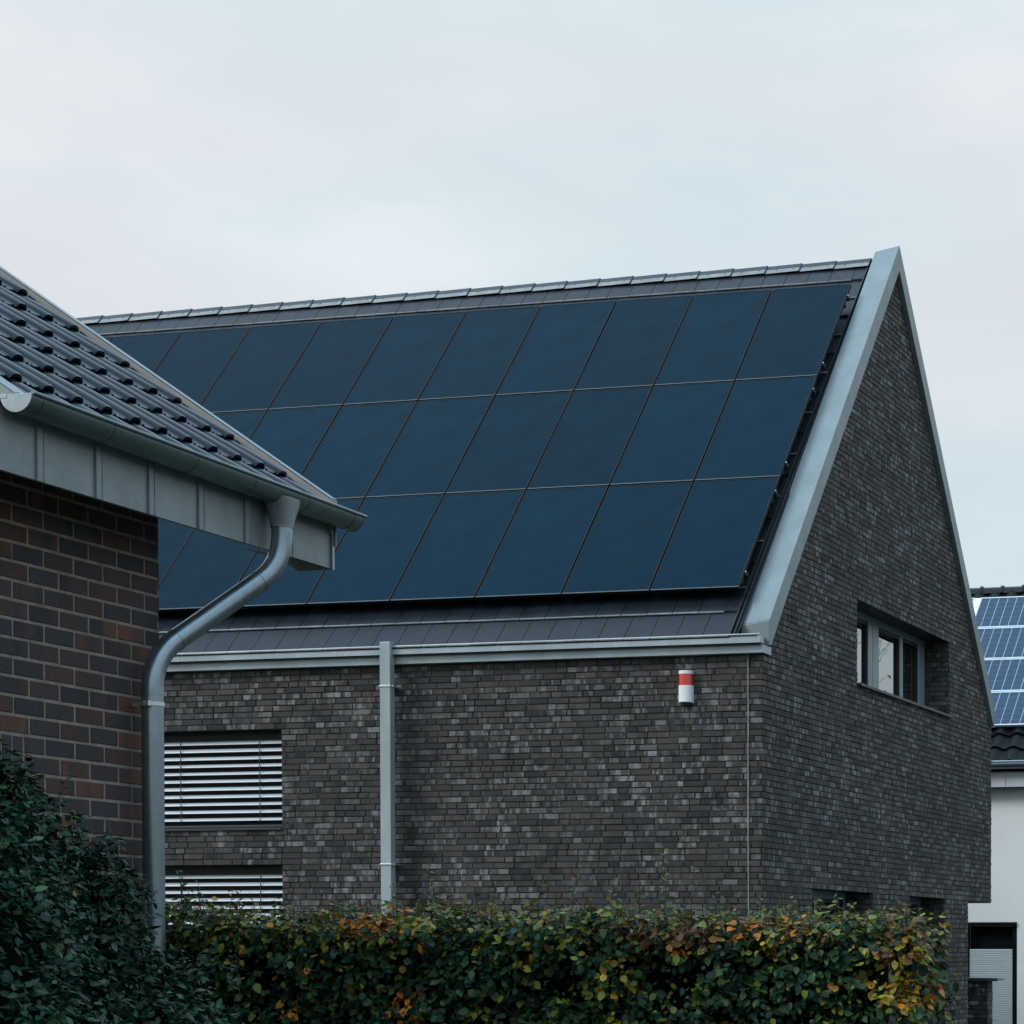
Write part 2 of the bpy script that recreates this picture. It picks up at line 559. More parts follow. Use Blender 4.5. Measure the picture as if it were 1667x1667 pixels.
# ridge caps: angular tiles 0.46 long overlapping each other, pale lower flange
zt = tile_z(YM)
prof0 = [(-.128, zt - .084), (-.078, zt - .026), (-.028, zt + .034), (.028, zt + .034), (.078, zt - .026), (.128, zt - .084)]
mb = MB()
x = -.30
while x > HL:
    L = .462
    xa, xb = x - L, x
    for i in range(len(prof0) - 1):
        (ya, za), (yb, zb) = prof0[i], prof0[i + 1]
        mb.face([(xa + .004, YM + ya, za - .006), (xb, YM + ya * 1.02, za + .006), (xb, YM + yb * 1.02, zb + .006), (xa + .004, YM + yb, zb - .006)], 1 if i in (0, 4) else 0)
    mb.prism([(YM + a * 1.03, c + .009) for a, c in prof0] + [(YM + a * .93, c - .012) for a, c in reversed(prof0)], 'x', xb - .014, xb, 0)
    x -= L
mb.build('ridge_cap', [M['ridge'], M['flange']], house)
x = -.40
while x > -12.2:                             # small clips on the ridge flange
    mb = MB()
    mb.box(x - .007, x + .007, YM - .092, YM - .078, zt - .034, zt - .018)
    mb.build('ridge_clip', M['flange'], house)
    x -= .231

# channel beside the coping
mb = MB()
c_ = 1.0195
for (xa, xb, o0, o1) in ((-.324, -.244, -.03, -.012), (-.280, -.272, -.012, .010), (-.324, -.314, -.012, .022)):
    mb.hexa([slope_pt(-.13, xa, o0), slope_pt(-.13, xb, o0), slope_pt(YM, xb, o0), slope_pt(YM, xa, o0),
             slope_pt(-.13, xa, o1), slope_pt(-.13, xb, o1), slope_pt(YM, xb, o1), slope_pt(YM, xa, o1)])
mb.build('verge_channel', M['dark'], house)

# gable coping: folded metal parapet cover following both slopes
XO, XI = .06, -.242
AP = (5.165, 8.925)
def cop_top(y): return 3.761 + 1.0573 * (y - .274)
mirc = lambda p: (2 * AP[0] - p[0], p[1])
top = [(.062, 3.535), AP]
low = [(.062, 3.272), (.135, 3.281), (.60, 3.800), (AP[0], 8.606)]
XI = -.262
def cop_prism(mb, poly, drop):
    n, k = len(mb.v), len(poly)
    mb.v += [(XI, y, z - (drop if i in (4, 5) else 0)) for i, (y, z) in enumerate(poly)] + [(XO, y, z) for y, z in poly]
    for i in range(k):
        j = (i + 1) % k
        mb.f.append((n + i, n + j, n + k + j, n + k + i)); mb.m.append(0); mb.a.append(.3)
    mb.f.append(tuple(n + i for i in reversed(range(k)))); mb.m.append(0); mb.a.append(.3)
    mb.f.append(tuple(n + k + i for i in range(k))); mb.m.append(0); mb.a.append(.3)


mb = MB()
front = [(.062, 3.272), (.135, 3.281), (.60, 3.800), (AP[0], 8.606), AP, (.062, 3.537)]
rear = [mirc(p) for p in front]
cop_prism(mb, front, .055)
cop_prism(mb, rear, .055)
cop = mb.build('gable_coping', M['coping'], house, bevel=.004)
mb = MB()                                    # folded seams and the upstand on the inner edge
for y in (2.93,):
    zt_ = cop_top(y)
    mb.face([(XO + .002, y, zt_), (XO + .002, y + .014, zt_ + .010), (XO + .002, y + .18, zt_ - .155), (XO + .002, y + .172, zt_ - .165)])
mb.build('coping_seam', M['coping'], house)
mb = MB()
mb.hexa([(XI, .075, cop_top(.075) - .053), (XO + .003, .075, cop_top(.075) + .002), (XO + .003, .19, cop_top(.19) + .002), (XI, .19, cop_top(.19) - .053),
         (XI, .075, cop_top(.075) - .048), (XO + .003, .075, cop_top(.075) + .007), (XO + .003, .19, cop_top(.19) + .007), (XI, .19, cop_top(.19) - .048)])
mb.build('coping_end_cover', M['coping'], house)

# fascia + box gutter on the front eave
mb = MB()
mb.box(HL, .035, -.085, .0, 3.178, 3.262)
mb.box(-.03, .035, .0005, .20, 3.178, 3.262)
mb.build('fascia', M['zinc'], house, bevel=.002)
mb = MB()
mb.box(HL, .028, -.150, -.02, 3.277, 3.337)                       # gutter face
mb.box(HL, .028, -.135, -.02, 3.337, 3.355)
for xx in np.arange(-1.02, HL, -1.98):
    mb.box(xx - .018, xx + .018, -.1525, -.149, 3.276, 3.338)
mb.build('gutter', M['zinc'], house, bevel=.003)
mb = MB()
mb.tube([(HL, -.152, 3.366), (.030, -.152, 3.366)], .0105, 10)
mb.box(-.005, .030, -.155, -.10, 3.28, 3.372)
mb.build('gutter_lip', M['zinc'], house, smooth=True)
mb = MB()
mb.box(HL, .0, -.14, .30, 3.3555, 3.362)
mb.box(HL, .01, -.125, -.0, 3.262, 3.2765)
mb.build('gutter_bed', M['black'], house)

# square downpipe
mb = MB()
mb.box(-4.404, -4.277, -.215, -.105, G, 3.415)
dp = mb.build('downpipe', M['zinc'], house, bevel=.007)
for zc in (2.925, .95, -.9):
    mb = MB()
    mb.box(-4.411, -4.270, -.222, -.003, zc - .011, zc + .011)
    mb.box(-4.270, -4.247, -.19, -.165, zc - .012, zc + .012)
    mb.build('pipe_clamp', M['steel'], dp, bevel=.003)


# external blinds and their windows
def front_window(o, first, n_sl, closed_to):
    x0, x1, z0, z1 = o
    mb = MB()
    Y0 = .22
    for (a, b_, c0, c1) in ((x0, x1, z1 - .07, z1), (x0, x1, z0, z0 + .07), (x0, x0 + .07, z0 + .07, z1 - .07), (x1 - .07, x1, z0 + .07, z1 - .07), (-7.62, -7.54, z0 + .07, z1 - .07)):
        mb.box(a, b_, Y0, Y0 + .05, c0, c1)
    w = mb.build('window', M['black'], house)
    mb = MB(); mb.box(x0 + .05, x1 - .05, Y0 + .02, Y0 + .026, z0 + .05, z1 - .05); mb.build('pane', M['black'], w)  # black in place of glass, painting the shade behind the slats
    mb = MB(); mb.box(x0 - .02, x1 + .0, -.02, .18, z0 - .001, z0 + .022); mb.build('sill', M['dark'], w, bevel=.003)
    mb = MB()
    zc = first
    # one slat: shallow S profile, outer edge low
    pr = [(-.030, -.024), (-.0285, -.018), (-.014, .003), (.008, .0145), (.034, .019), (.038, .015), (.010, .0105), (-.010, .000), (-.024, -.021)]
    for i in range(n_sl):
        tl_ = random.uniform(-.10, .06); dz_ = random.uniform(-.0018, .0018)
        mb.prism([(.125 + a, zc + c + a * tl_ + dz_) for a, c in pr], 'x', x0 + .012, x1 - .012)
        zc -= .0873
    mb.build('blind_slats', M['slat'], w, smooth=True)
    for xx in (-7.09, -6.075):
        mb = MB()
        mb.box(xx - .004, xx + .004, .088, .092, zc + .05, z1 - .1)
        mb.build('blind_cord', M['dark'], w)
    for xx in (x0 + .004, x1 - .012):
        mb = MB()
        mb.box(xx, xx + .008, .09, .16, z0 + .03, z1 - .11)
        mb.build('blind_guide', M['dark'], w)
    return w, zc


w, zc = front_window(winA, 2.372, 11, 0)
mb = MB(); mb.box(winA[0] + .012, winA[1] - .012, .10, .155, 1.392, 1.424); mb.build('bottom_rail', M['dark'], w, bevel=.004)
w, zc = front_window(winB, .842, 12, 0)


# gable window, recessed, and two dark ones at ground level
def gable_window(o, bars, name='window'):
    y0, y1, z0, z1 = o
    X0 = -.35
    mb = MB()
    for a, c in bars['v']:
        mb.box(X0 - .06, X0, a, c, z0 + .05, z1)
    mb.box(X0 - .06, X0 + .001, y0, y1, z1 - bars['top'], z1)
    mb.box(X0 - .06, X0 + .001, y0, y1, z0, z0 + bars['bot'])
    w = mb.build(name, M['frame'], house, bevel=.004)
    for a, c in bars['p']:
        mb = MB(); mb.box(X0 - .055, X0 - .048, a, c, z0 + .05, z1 - .05); mb.build('pane', M['glass'], w)
        mb = MB()                                           # black strips painting the dark mirrored in the frame's inner reveal
        g = .028
        mb.box(X0 - .046, X0 - .012, a, c, z1 - bars['top'] - .045, z1 - bars['top'] + .0)
        mb.box(X0 - .046, X0 - .012, c - g, c, z0 + bars['bot'], z1 - bars['top'] - .045)
        mb.build('pane_reveal_dark', M['black'], w)
    mb = MB(); mb.box(X0 + .003, .045, y0 + .002, y1 + .05, z0 - .004, z0 + .03); mb.build('sill', M['dark'], w, bevel=.003)
    return w


gable_window(gwin, {'v': [(3.51, 3.60), (5.14, 5.335), (5.355, 5.62), (6.615, 6.76), (7.53, 7.62), (7.66, 7.87)], 'p': [(3.60, 5.14), (5.62, 6.615), (6.76, 7.53)], 'top': .085, 'bot': .10})
for o in (go1, go2):
    y0, y1 = o[0], o[1]
    gable_window(o, {'v': [(y0, y0 + .08), (y1 - .08, y1), ((y0 + y1) / 2 - .05, (y0 + y1) / 2 + .05)], 'p': [(y0 + .08, (y0 + y1) / 2 - .05), ((y0 + y1) / 2 + .05, y1 - .08)], 'top': .09, 'bot': .09})

# ------------------------------------------------------------------ solar panels of the brick house
pz = lambda y: 3.72475 + 1.04138 * y
PC = 1 / math.sqrt(1 + 1.04138 ** 2)
def pp(x, y, off): return (x, y - off * 1.04138 * PC, pz(y) + off * PC)
ROWS = [('bottom', .1971), ('middle', .1971 + 1.39136), ('top', .1971 + 2 * 1.39136)]
PX, PW, PH = -.33953, 1.04, 1.39136
ordinal = ['first', 'second', 'third', 'fourth', 'fifth', 'sixth', 'seventh', 'eighth', 'ninth', 'tenth', 'eleventh', 'twelfth']


def slab(mb, x0, x1, ya, yb, o0, o1, mat=0):
    mb.hexa([pp(x0, ya, o0), pp(x1, ya, o0), pp(x1, yb, o0), pp(x0, yb, o0),
             pp(x0, ya, o1), pp(x1, ya, o1), pp(x1, yb, o1), pp(x0, yb, o1)], mat)


def make_panel(x1, ya, yb):
    """origin at the panel's lower right corner"""
    x0 = x1 - PW + .019
    g = .009
    yb_ = yb - .013
    t = MB()
    slab(t, x0, x1, ya, ya + g, -.040, 0)
    slab(t, x0, x1, ya - .001, ya + g, .0003, .0022, 1)
    slab(t, x0, x1, yb_ - g, yb_, -.040, 0)
    slab(t, x0, x0 + g * 1.3, ya + g, yb_ - g, -.040, 0)
    slab(t, x1 - g * 1.3, x1, ya + g, yb_ - g, -.040, 0)
    s = MB()
    slab(s, x0 + g * 1.3, x1 - g * 1.3, ya + g, yb_ - g, -.034, -.0025)
    return t, s


m, nt, b = newmat('panel_frame')
b.inputs['Base Color'].default_value = (.004, .007, .011, 1)
b.inputs['Roughness'].default_value = .55
b.inputs['Specular IOR Level'].default_value = .25
M['pframe'] = m
M['frame_glint'] = simple('painted_frame_glint', (.085, .10, .11), .4, .4, var=.2, scale=3)  # pale strip paints the skylit lower rim of each panel frame

proto = {}
counts = {'bottom': 8, 'middle': 10, 'top': 12}
for rname, ya in ROWS:
    t_, s_ = make_panel(PX, ya, ya + PH)
    base = pp(PX, ya, 0)
    me = []
    for mbx, mt, nm in ((t_, [M['pframe'], M['frame_glint']], 'panel_frame'), (s_, M['solar'], 'glass')):
        mbx.v = [tuple(Vector(v) - Vector(base)) for v in mbx.v]
        o = mbx.build(nm, mt)
        col.objects.unlink(o)
        me.append((nm, o.data))
        bpy.data.objects.remove(o)
    for k in range(counts[rname]):
        where = 'beside the gable edge' if k == 0 else '%s from the gable edge' % ordinal[k]
        # tiny seating differences between modules
        t = thing('solar_panel', (base[0] - k * PW, base[1], base[2]), '', 'solar panel', 'dark blue solar panels on the brick house roof')
        t['label'] = 'dark blue solar panel in the %s row, %s' % (rname, where)
        t.rotation_euler = (random.uniform(-.0012, .0012), random.uniform(-.0012, .0012), 0)
        for nm, data in me:
            o = bpy.data.objects.new(nm, data)
            col.objects.link(o)
            o.parent = t

# rails under the panels
j = 0
for rname, ya in reversed(ROWS):
    for fr in (.87, .14):
        y = ya + PH * fr
        j += 1
        r_ = thing('mounting_rail', pp(-.30, y, -.08), 'black mounting rail under the %s part of the %s row of panels' % ('upper' if fr > .5 else 'lower', rname), 'rail', 'mounting rails under the solar panels')
        mb = MB()
        slab(mb, HL + .9, -.315, y - .014, y + .014, -.082, -.045)
        mb.build('rail', M['black'], r_)
        mb = MB()
        for xx in (-.40, -1.9, -3.4, -4.9, -6.4, -7.9):
            slab(mb, xx - .015, xx + .015, y - .03, y + .004, -.165, -.082)
        mb.build('roof_hook', M['dark'], r_)
        mb = MB()
        slab(mb, -.334, -.322, y - .005, y + .005, -.030, -.010)
        mb.build('end_clamp', M['steel'], r_)

# ------------------------------------------------------------------ alarm siren
si = thing('alarm_siren', (-.855, 0, 2.66), 'white alarm siren with a red lamp mounted on the brick wall under the eave', 'siren')
sp = []
hw, dp_ = .078, .105
for i in range(13):
    a = math.pi * i / 12
    sp.append((-.855 + hw * math.cos(a), -.012 - .042 - (dp_ - .054) * math.sin(a)))
outline = [(-.855 + hw, -.006)] + sp + [(-.855 - hw, -.006)]


def siren_part(z0, z1, sc, name, mt, tilt=0):
    mb = MB()
    pl = [(-.855 + (x + .855) * sc, y * (1 if y > -.02 else 1) * sc) for x, y in outline]
    n = len(mb.v)
    k = len(pl)
    low = [(x, y, z0 + (tilt * (-y) / .1)) for x, y in pl]
    hi = [(x, y, z1) for x, y in pl]
    mb.v += low + hi
    for i in range(k):
        j2 = (i + 1) % k
        mb.f.append((i, j2, k + j2, k + i)); mb.m.append(0); mb.a.append(.3)
    mb.f.append(tuple(reversed(range(k)))); mb.m.append(0); mb.a.append(.3)
    mb.f.append(tuple(range(k, 2 * k))); mb.m.append(0); mb.a.append(.3)
    return mb.build(name, mt, si, smooth=True)


siren_part(2.662, 2.852, 1.0, 'housing', M['white'], .012)
siren_part(2.8525, 2.975, .96, 'red_lamp', M['red'])
siren_part(2.9755, 3.012, .98, 'cap', M['white'])
mb = MB(); mb.box(-.925, -.785, -.0055, .004, 2.655, 3.005); mb.box(-.90, -.81, -.05, -.006, 2.640, 2.664); mb.build('back_plate', M['black'], si)

# ------------------------------------------------------------------ left house (near)
lh = thing('red_brick_house', (0, -15, G), 'red brown brick house with black glossy roof tiles and zinc gutter at the left', 'house')
XW = 1.55
YE = -13.925
Pw = lambda u, z, d: (XW + d, u, z)
mb = MB()
sold = (-15.98, -15.055, .742, 1.007)
brick_wall(mb, Pw, G, 2.26, lambda z: (-19.0, YE), [sold], .226, .0893, .0150, phase=1.009, bond='run', recess=.0035)
wall_sheet(mb, Pw, [-19.0, YE], lambda u: G, lambda u: 2.26, [], -.0038)
u = sold[0]
while u < sold[1] - .05:                                          # soldier course over the hidden window
    e = .003
    n = len(mb.v)
    ua, ub, za, zb = u + .005, u + .077, sold[2] + .006, sold[3] - .006
    v_ = random.random()
    mb.v += [Pw(ua, za, -.007), Pw(ub, za, -.007), Pw(ub, zb, -.007), Pw(ua, zb, -.007), Pw(ua + e, za + e, 0), Pw(ub - e, za + e, 0), Pw(ub - e, zb - e, 0), Pw(ua + e, zb - e, 0)]
    for f in ((4, 5, 6, 7), (0, 1, 5, 4), (1, 2, 6, 5), (2, 3, 7, 6), (3, 0, 4, 7)):
        mb.f.append(tuple(n + i for i in f)); mb.m.append(0); mb.a.append(v_)
    u += .0833
mb.build('side_wall', [M['redbrick'], M['mortar2']], lh)
mb = MB()
Pe = lambda u, z, d: (u, YE + d, z)
brick_wall(mb, Pe, G, 4.6, lambda z: (-5.0 + max(0, (z - 2.1) / .675), XW - max(0, (z - 2.25) / .675)), [], .24, .08333, .011, phase=1.009, recess=.007, bond='run')
mb.face([(XW - .0075, YE - .0075, G), (-5.0, YE - .0075, G), (-5.0, YE - .0075, 2.26), (-1.7, YE - .0075, 4.48), (XW - .0075, YE - .0075, 2.26)], 1)
mb.face([(XW - .0075, -19, G), (XW - .0075, -19, 2.26), (-5, -19, 2.26), (-5, -19, G)], 1)
mb.face([(-5, -19, G), (-5, -19, 2.26), (-5, YE - .0075, 2.26), (-5, YE - .0075, G)], 1)
mb.build('end_wall', [M['redbrick'], M['mortar2']], lh)
mb = MB(); mb.box(-5.0, XW + .1, -19.05, -15.82, 2.262, 2.32); mb.build('flat_roof', M['dark'], lh)

# fascia with standing seams
mb = MB()
mb.box(1.876, 1.90, -16.05, -12.772, 2.112, 2.395)
fa = mb.build('fascia', M['zinc_fascia'], lh)
for ys in (-15.43, -14.98, -14.545, -14.105, -13.665, -13.235):
    mb = MB()
    mb.box(1.9, 1.9085, ys - .026, ys + .026, 2.109, 2.36)
    for s in (-1, 1):
        mb.box(1.9087, 1.912, ys + s * .024 - .002, ys + s * .024 + .002, 2.109, 2.36)
    mb.build('seam_strip', M['zinc_fascia'], fa, bevel=.0015)
mb = MB(); mb.box(1.902, 1.915, -12.79, -12.768, 2.105, 2.37); mb.build('corner_trim', M['pipe'], fa)
# soffit following the slope, and the closed end under the far verge
mb = MB()
mb.hexa([(1.876, -15.75, 2.13), (1.876, -12.80, 2.13), (-1.7, -12.80, 4.53), (-1.7, -15.75, 4.53),
         (1.876, -15.75, 2.16), (1.876, -12.80, 2.16), (-1.7, -12.80, 4.56), (-1.7, -15.75, 4.56)])
mb.face([(1.895, -13.27, 2.108), (1.895, -12.77, 2.108), (1.69, -12.77, 2.108)])
mb.face([(1.895, -13.27, 2.108), (1.69, -12.77, 2.108), (1.60, -12.80, 2.17), (1.60, -13.25, 2.17)])
mb.build('soffit', M['black'], lh)

# roof tiles with a roll and a small rib each
TS = .2363
y_first = -14.597
slope = .675
SN = 1 / math.sqrt(1 + slope ** 2)


def lp(x, y, off):                      # x runs down the slope; base plane of the battens
    return (x + off * slope * SN, y, 2.352 + slope * (2.0 - x) + off * SN)


prof = []
N = 44
for i in range(N + 1):
    t = (i / N - .5) * TS
    h = 0
    # roll near the nose position
    d = abs(t)
    if d < .043: h = .031 * math.sqrt(max(0, 1 - (d / .043) ** 2)) ** .8
    for c0, w0, h0 in ((.072, .014, .0085), (-.075, .013, .007)):
        d2 = abs(t - c0)
        if d2 < w0: h = max(h, h0 * math.cos(d2 / w0 * math.pi / 2))
    prof.append((t, h))
mb = MB()
CX = .3255
ncourse = 11
for c in range(ncourse):
    xe = 2.0 - c * CX
    for j in range(-4, 8):
        yc = y_first + j * TS
        lift = random.uniform(-.002, .002)
        sx = random.uniform(-.003, .003)
        xb = xe - CX - .05
        n = len(mb.v)
        rows = [(xe + sx, .030 + lift, 0), (xe + sx, .038 + lift, 1), (xe - .010 + sx, .041 + lift, 1), ((xe + xb) / 2, .026 + lift * .5, 1), (xb, .004, 1)]
        # under lip row first: follows the profile, so the roll stays hollow at its mouth
        for (xx, off, _) in rows:
            for (t, h) in prof:
                hh = h if _ else (max(0, h - .004) if h > .012 else 0)
                mb.v.append(lp(xx, yc + t, off + hh - (0 if _ else .004)))
        k = len(prof)
        for r_i in range(len(rows) - 1):
            for i in range(k - 1):
                mb.f.append((n + r_i * k + i, n + r_i * k + i + 1, n + (r_i + 1) * k + i + 1, n + (r_i + 1) * k + i))
                mb.m.append(0); mb.a.append(.3)
        # inner sheet running back under the tile, dark hollow
        n2 = len(mb.v)
        for (t, h) in prof: mb.v.append(lp(xe - .16, yc + t, .012 + max(0, h - .008)))
        for i in range(k - 1):
            mb.f.append((n2 + i, n2 + i + 1, n + i + 1, n + i)); mb.m.append(0); mb.a.append(.3)
mb.build('tiled_roof', M['tile_left'], lh, smooth=True)
mb = MB()
mb.face([lp(1.89, -15.68, -.01), lp(1.89, -12.80, -.01), lp(-1.7, -12.80, -.01), lp(-1.7, -15.72, -.01)])
rz = 2.352 + slope * 3.7
mb.face([(-1.7, -15.72, rz), (-1.7, -12.80, rz), (-5.3, -12.80, rz - 2.43), (-5.3, -15.72, rz - 2.43)])
mb.build('roof_underlay', M['black'], lh)

# verge trims: raised metal profile along each gable edge
def verge(y0, y1, xs, name, ztop=2.512):
    mb = MB()
    zt_ = lambda x: ztop + slope * (1.900 - x)
    x1 = -1.7
    mb.hexa([(xs, y0, zt_(xs) - .012), (xs, y1, zt_(xs) - .012), (x1, y1, zt_(x1) - .012), (x1, y0, zt_(x1) - .012),
             (xs, y0, zt_(xs)), (xs, y1, zt_(xs)), (x1, y1, zt_(x1)), (x1, y0, zt_(x1))])
    v = mb.build(name, M['pipe'], lh, bevel=.003)
    mb = MB()
    inner = y0 if y1 > -14 else y1 - .012
    di = .20 if y1 > -14 else .045
    mb.hexa([(xs, inner, zt_(xs) - di), (xs, inner + .012, zt_(xs) - di), (x1, inner + .012, zt_(x1) - di), (x1, inner, zt_(x1) - di),
             (xs, inner, zt_(xs) - .0125), (xs, inner + .012, zt_(xs) - .0125), (x1, inner + .012, zt_(x1) - .0125), (x1, inner, zt_(x1) - .0125)])
    mb.build('inner_flashing', M['verge_inner'], v)
    mb = MB()
    ou = y1 - .010 if y1 > -14 else y0
    dd = .26 if y1 > -14 else .075
    mb.hexa([(xs, ou, zt_(xs) - dd), (xs, ou + .010, zt_(xs) - dd), (x1, ou + .010, zt_(x1) - dd), (x1, ou, zt_(x1) - dd),
             (xs, ou, zt_(xs) - .0125), (xs, ou + .010, zt_(xs) - .0125), (x1, ou + .010, zt_(x1) - .0125), (x1, ou, zt_(x1) - .0125)])
    mb.box(xs - .002, xs + .006, y0, y1, zt_(xs) - min(.11, dd), zt_(xs) - .002)
    mb.build('verge_board', M['zinc_fascia'], v)


verge(-12.815, -12.763, 1.925, 'verge_trim')
verge(-15.70, -15.60, 1.975, 'verge_trim', 2.500)

# half round gutter, falling towards the outlet
RG = .078
gy0, gy1 = -15.71, -12.70
gzc = lambda y: 2.437 + (y + 15.71) / (3.02) * (-.034)
XG = 1.985


def half_ring(mb, y, r, th, seg=18):
    out = []
    for i in range(seg + 1):
        a = math.pi + math.pi * i / seg
        out.append((XG + r * math.cos(a), y, gzc(y) + r * math.sin(a)))
    return out


mb = MB()
ys = np.linspace(gy0, gy1, 8)
prev = None
for rr, flip in ((RG, 0), (RG - .003, 1)):
    prev = None
    for y in ys:
        ring = half_ring(mb, float(y), rr, 0)
        n = len(mb.v); mb.v += ring
        if prev is not None:
            for i in range(len(ring) - 1):
                mb.f.append((prev + i, prev + i + 1, n + i + 1, n + i)); mb.m.append(0); mb.a.append(.3)
        prev = n
gt = mb.build('gutter', M['zinc_dark'], lh, smooth=True)
mb = MB()
mb.tube([(XG + RG + .002, gy0, gzc(gy0) + .003), (XG + RG + .002, gy1 + .012, gzc(gy1) + .003)], .0105, 12)
mb.build('gutter_bead', M['zinc_dark'], gt, smooth=True)
for y, mt in ((gy0, M['zinc']), (gy1, M['zinc_dark'])):
    mb = MB()
    ring = half_ring(mb, y, RG + .002, 0)
    lo = [(x, z) for x, _, z in ring]
    mb.prism(lo, 'y', y - .006, y + .001)
    if y == gy0:
        mb.box(XG - .10, XG - .045, y - .008, y - .001, gzc(y) - .016, gzc(y) + .002)
    mb.build('end_cap', mt, gt, bevel=.001)
for y in (-15.62, -15.075, -14.37, -13.83, -13.29, -12.80):
    mb = MB()
    for i in range(18):
        a0, a1 = math.pi + math.pi * i / 18, math.pi + math.pi * (i + 1) / 18
        r0, r1 = RG - .001, RG + .0022
        for ya, yb in ((y - .0035, y + .0035),):
            mb.hexa([(XG + r0 * math.cos(a0), ya, gzc(y) + r0 * math.sin(a0)), (XG + r1 * math.cos(a0), ya, gzc(y) + r1 * math.sin(a0)),
                     (XG + r1 * math.cos(a0), yb, gzc(y) + r1 * math.sin(a0)), (XG + r0 * math.cos(a0), yb, gzc(y) + r0 * math.sin(a0)),
                     (XG + r0 * math.cos(a1), ya, gzc(y) + r0 * math.sin(a1)), (XG + r1 * math.cos(a1), ya, gzc(y) + r1 * math.sin(a1)),
                     (XG + r1 * math.cos(a1), yb, gzc(y) + r1 * math.sin(a1)), (XG + r0 * math.cos(a1), yb, gzc(y) + r0 * math.sin(a1))])
    mb.build('gutter_joint', M['zinc_dark'], gt)

# downpipe: funnel outlet, swan neck, vertical pipe on the wall
YO = -13.455
mb = MB()
def rrect(hx, hy, z, cx, cy, n=6, rad=.5):
    out = []
    for i in range(4 * n):
        a = 2 * math.pi * i / (4 * n)
        ca, sa = math.cos(a), math.sin(a)
        p = 4 if rad < 1 else 2
        k = (abs(ca) ** p + abs(sa) ** p) ** (-1 / p)
        out.append((cx + hx * ca * k, cy + hy * sa * k, z))
    return out
lv = [rrect(.070, .105, 2.372, XG + .012, YO - .02), rrect(.068, .098, 2.345, XG + .012, YO - .018), rrect(.060, .062, 2.238, XG, YO, rad=2), rrect(.060, .062, 2.222, XG, YO, rad=2), rrect(.056, .056, 2.221, XG, YO, rad=2)]
for l in lv: mb.v += l
K = len(lv[0])
for i in range(len(lv) - 1):
    for s in range(K):
        mb.f.append((i * K + s, i * K + (s + 1) % K, (i + 1) * K + (s + 1) % K, (i + 1) * K + s)); mb.m.append(0); mb.a.append(.3)
ol = mb.build('gutter_outlet', M['zinc_fascia'], gt, smooth=True)


def rounded(pts, r, n=9):
    out = [Vector(pts[0])]
    for i in range(1, len(pts) - 1):
        p, a, c = Vector(pts[i]), Vector(pts[i - 1]), Vector(pts[i + 1])
        d0, d1 = (a - p).normalized(), (c - p).normalized()
        s, e = p + d0 * r, p + d1 * r
        for k in range(n + 1):
            t = k / n
            out.append(s * (1 - t) ** 2 + p * 2 * t * (1 - t) + e * t * t)
    out.append(Vector(pts[-1]))
    return out


XPp, YPp = 1.66, -14.165
path = rounded([(XG, YO, 2.245), (XG, YO, 2.025), (XPp, YPp, 1.475), (XPp, YPp, G)], .17)
mb = MB(); mb.tube(path, .055, 28)
dpipe = mb.build('downpipe', M['pipe'], lh, smooth=True)
mb = MB()
def collar(mb, p, d, r, w):
    p, d = Vector(p), Vector(d).normalized()
    mb.tube([p - d * w, p + d * w], r, 28)
collar(mb, (XPp, YPp, 1.29), (0, 0, 1), .0575, .008)
mb.build('pipe_joint', M['pipe'], dpipe, smooth=True); mb = MB()
dmid = Vector((XPp - XG, YPp - YO, 1.475 - 2.025))
pm = Vector((XG, YO, 2.025)) + dmid.normalized() * .175
collar(mb, pm, dmid, .0572, .004)
mb.build('pipe_joint', M['pipe'], dpipe, smooth=True); mb = MB()
pm = Vector((XPp, YPp, 1.475)) - dmid.normalized() * .17
collar(mb, pm, dmid, .0572, .003)
mb.build('pipe_joint', M['pipe'], dpipe, smooth=True)
mb = MB()
collar(mb, (XPp, YPp, 1.235), (0, 0, 1), .0605, .010)
mb.box(XPp + .0, XPp + .03, YPp - .085, YPp - .055, 1.222, 1.248)
mb.box(XW - .0, XPp - .04, YPp - .012, YPp + .012, 1.225, 1.245)
mb.build('pipe_clamp', M['steel'], dpipe, smooth=True)

# ------------------------------------------------------------------ neighbour's white house (rear right)
nh = thing('white_house', (0, 18, G), 'white rendered house with blue solar panels behind the gable at the right', 'house')
YN = 14.0
nw = (-1.36, -.478, -2.2, .455)
mb = MB()
Pn = lambda u, z, d: (u, YN - d, z)
wall_sheet(mb, Pn, [-9, .9], lambda u: G, lambda u: 2.632, [(nw[0], nw[1], G, nw[3])], 0, 0)
wall_sheet(mb, Pn, [-9, .9], lambda u: 2.632, lambda u: 2.9, [], -.004, 0)
mb.face([(.9, YN, G), (.9, YN + 9.2, G), (.9, YN + 9.2, 2.9), (.9, YN + 4.6, 6.6), (.9, YN, 2.9)])
mb.face([(-9, YN, G), (-9, YN, 2.9), (-9, YN + 4.6, 6.6), (-9, YN + 9.2, 2.9), (-9, YN + 9.2, G)])
mb.face([(-9, YN + 9.2, G), (-9, YN + 9.2, 2.9), (.9, YN + 9.2, 2.9), (.9, YN + 9.2, G)])
mb.face([(nw[1], YN, G), (nw[1], YN + .2, G), (nw[1], YN + .2, nw[3]), (nw[1], YN, nw[3])])
mb.face([(nw[0], YN, nw[3]), (nw[1], YN, nw[3]), (nw[1], YN + .2, nw[3]), (nw[0], YN + .2, nw[3])])
mb.build('wall', M['render'], nh)
mb = MB()
x = -9.0
xs = [-.615 + 2.4 * i for i in range(-3, 1)]
for a, c in zip([-9.2] + xs, xs + [1.1]):
    mb.box(a + .004, c - .004, 13.78, YN - .002, 2.634, 2.87)
mb.build('fascia', M['fascia_white'], nh, bevel=.003)
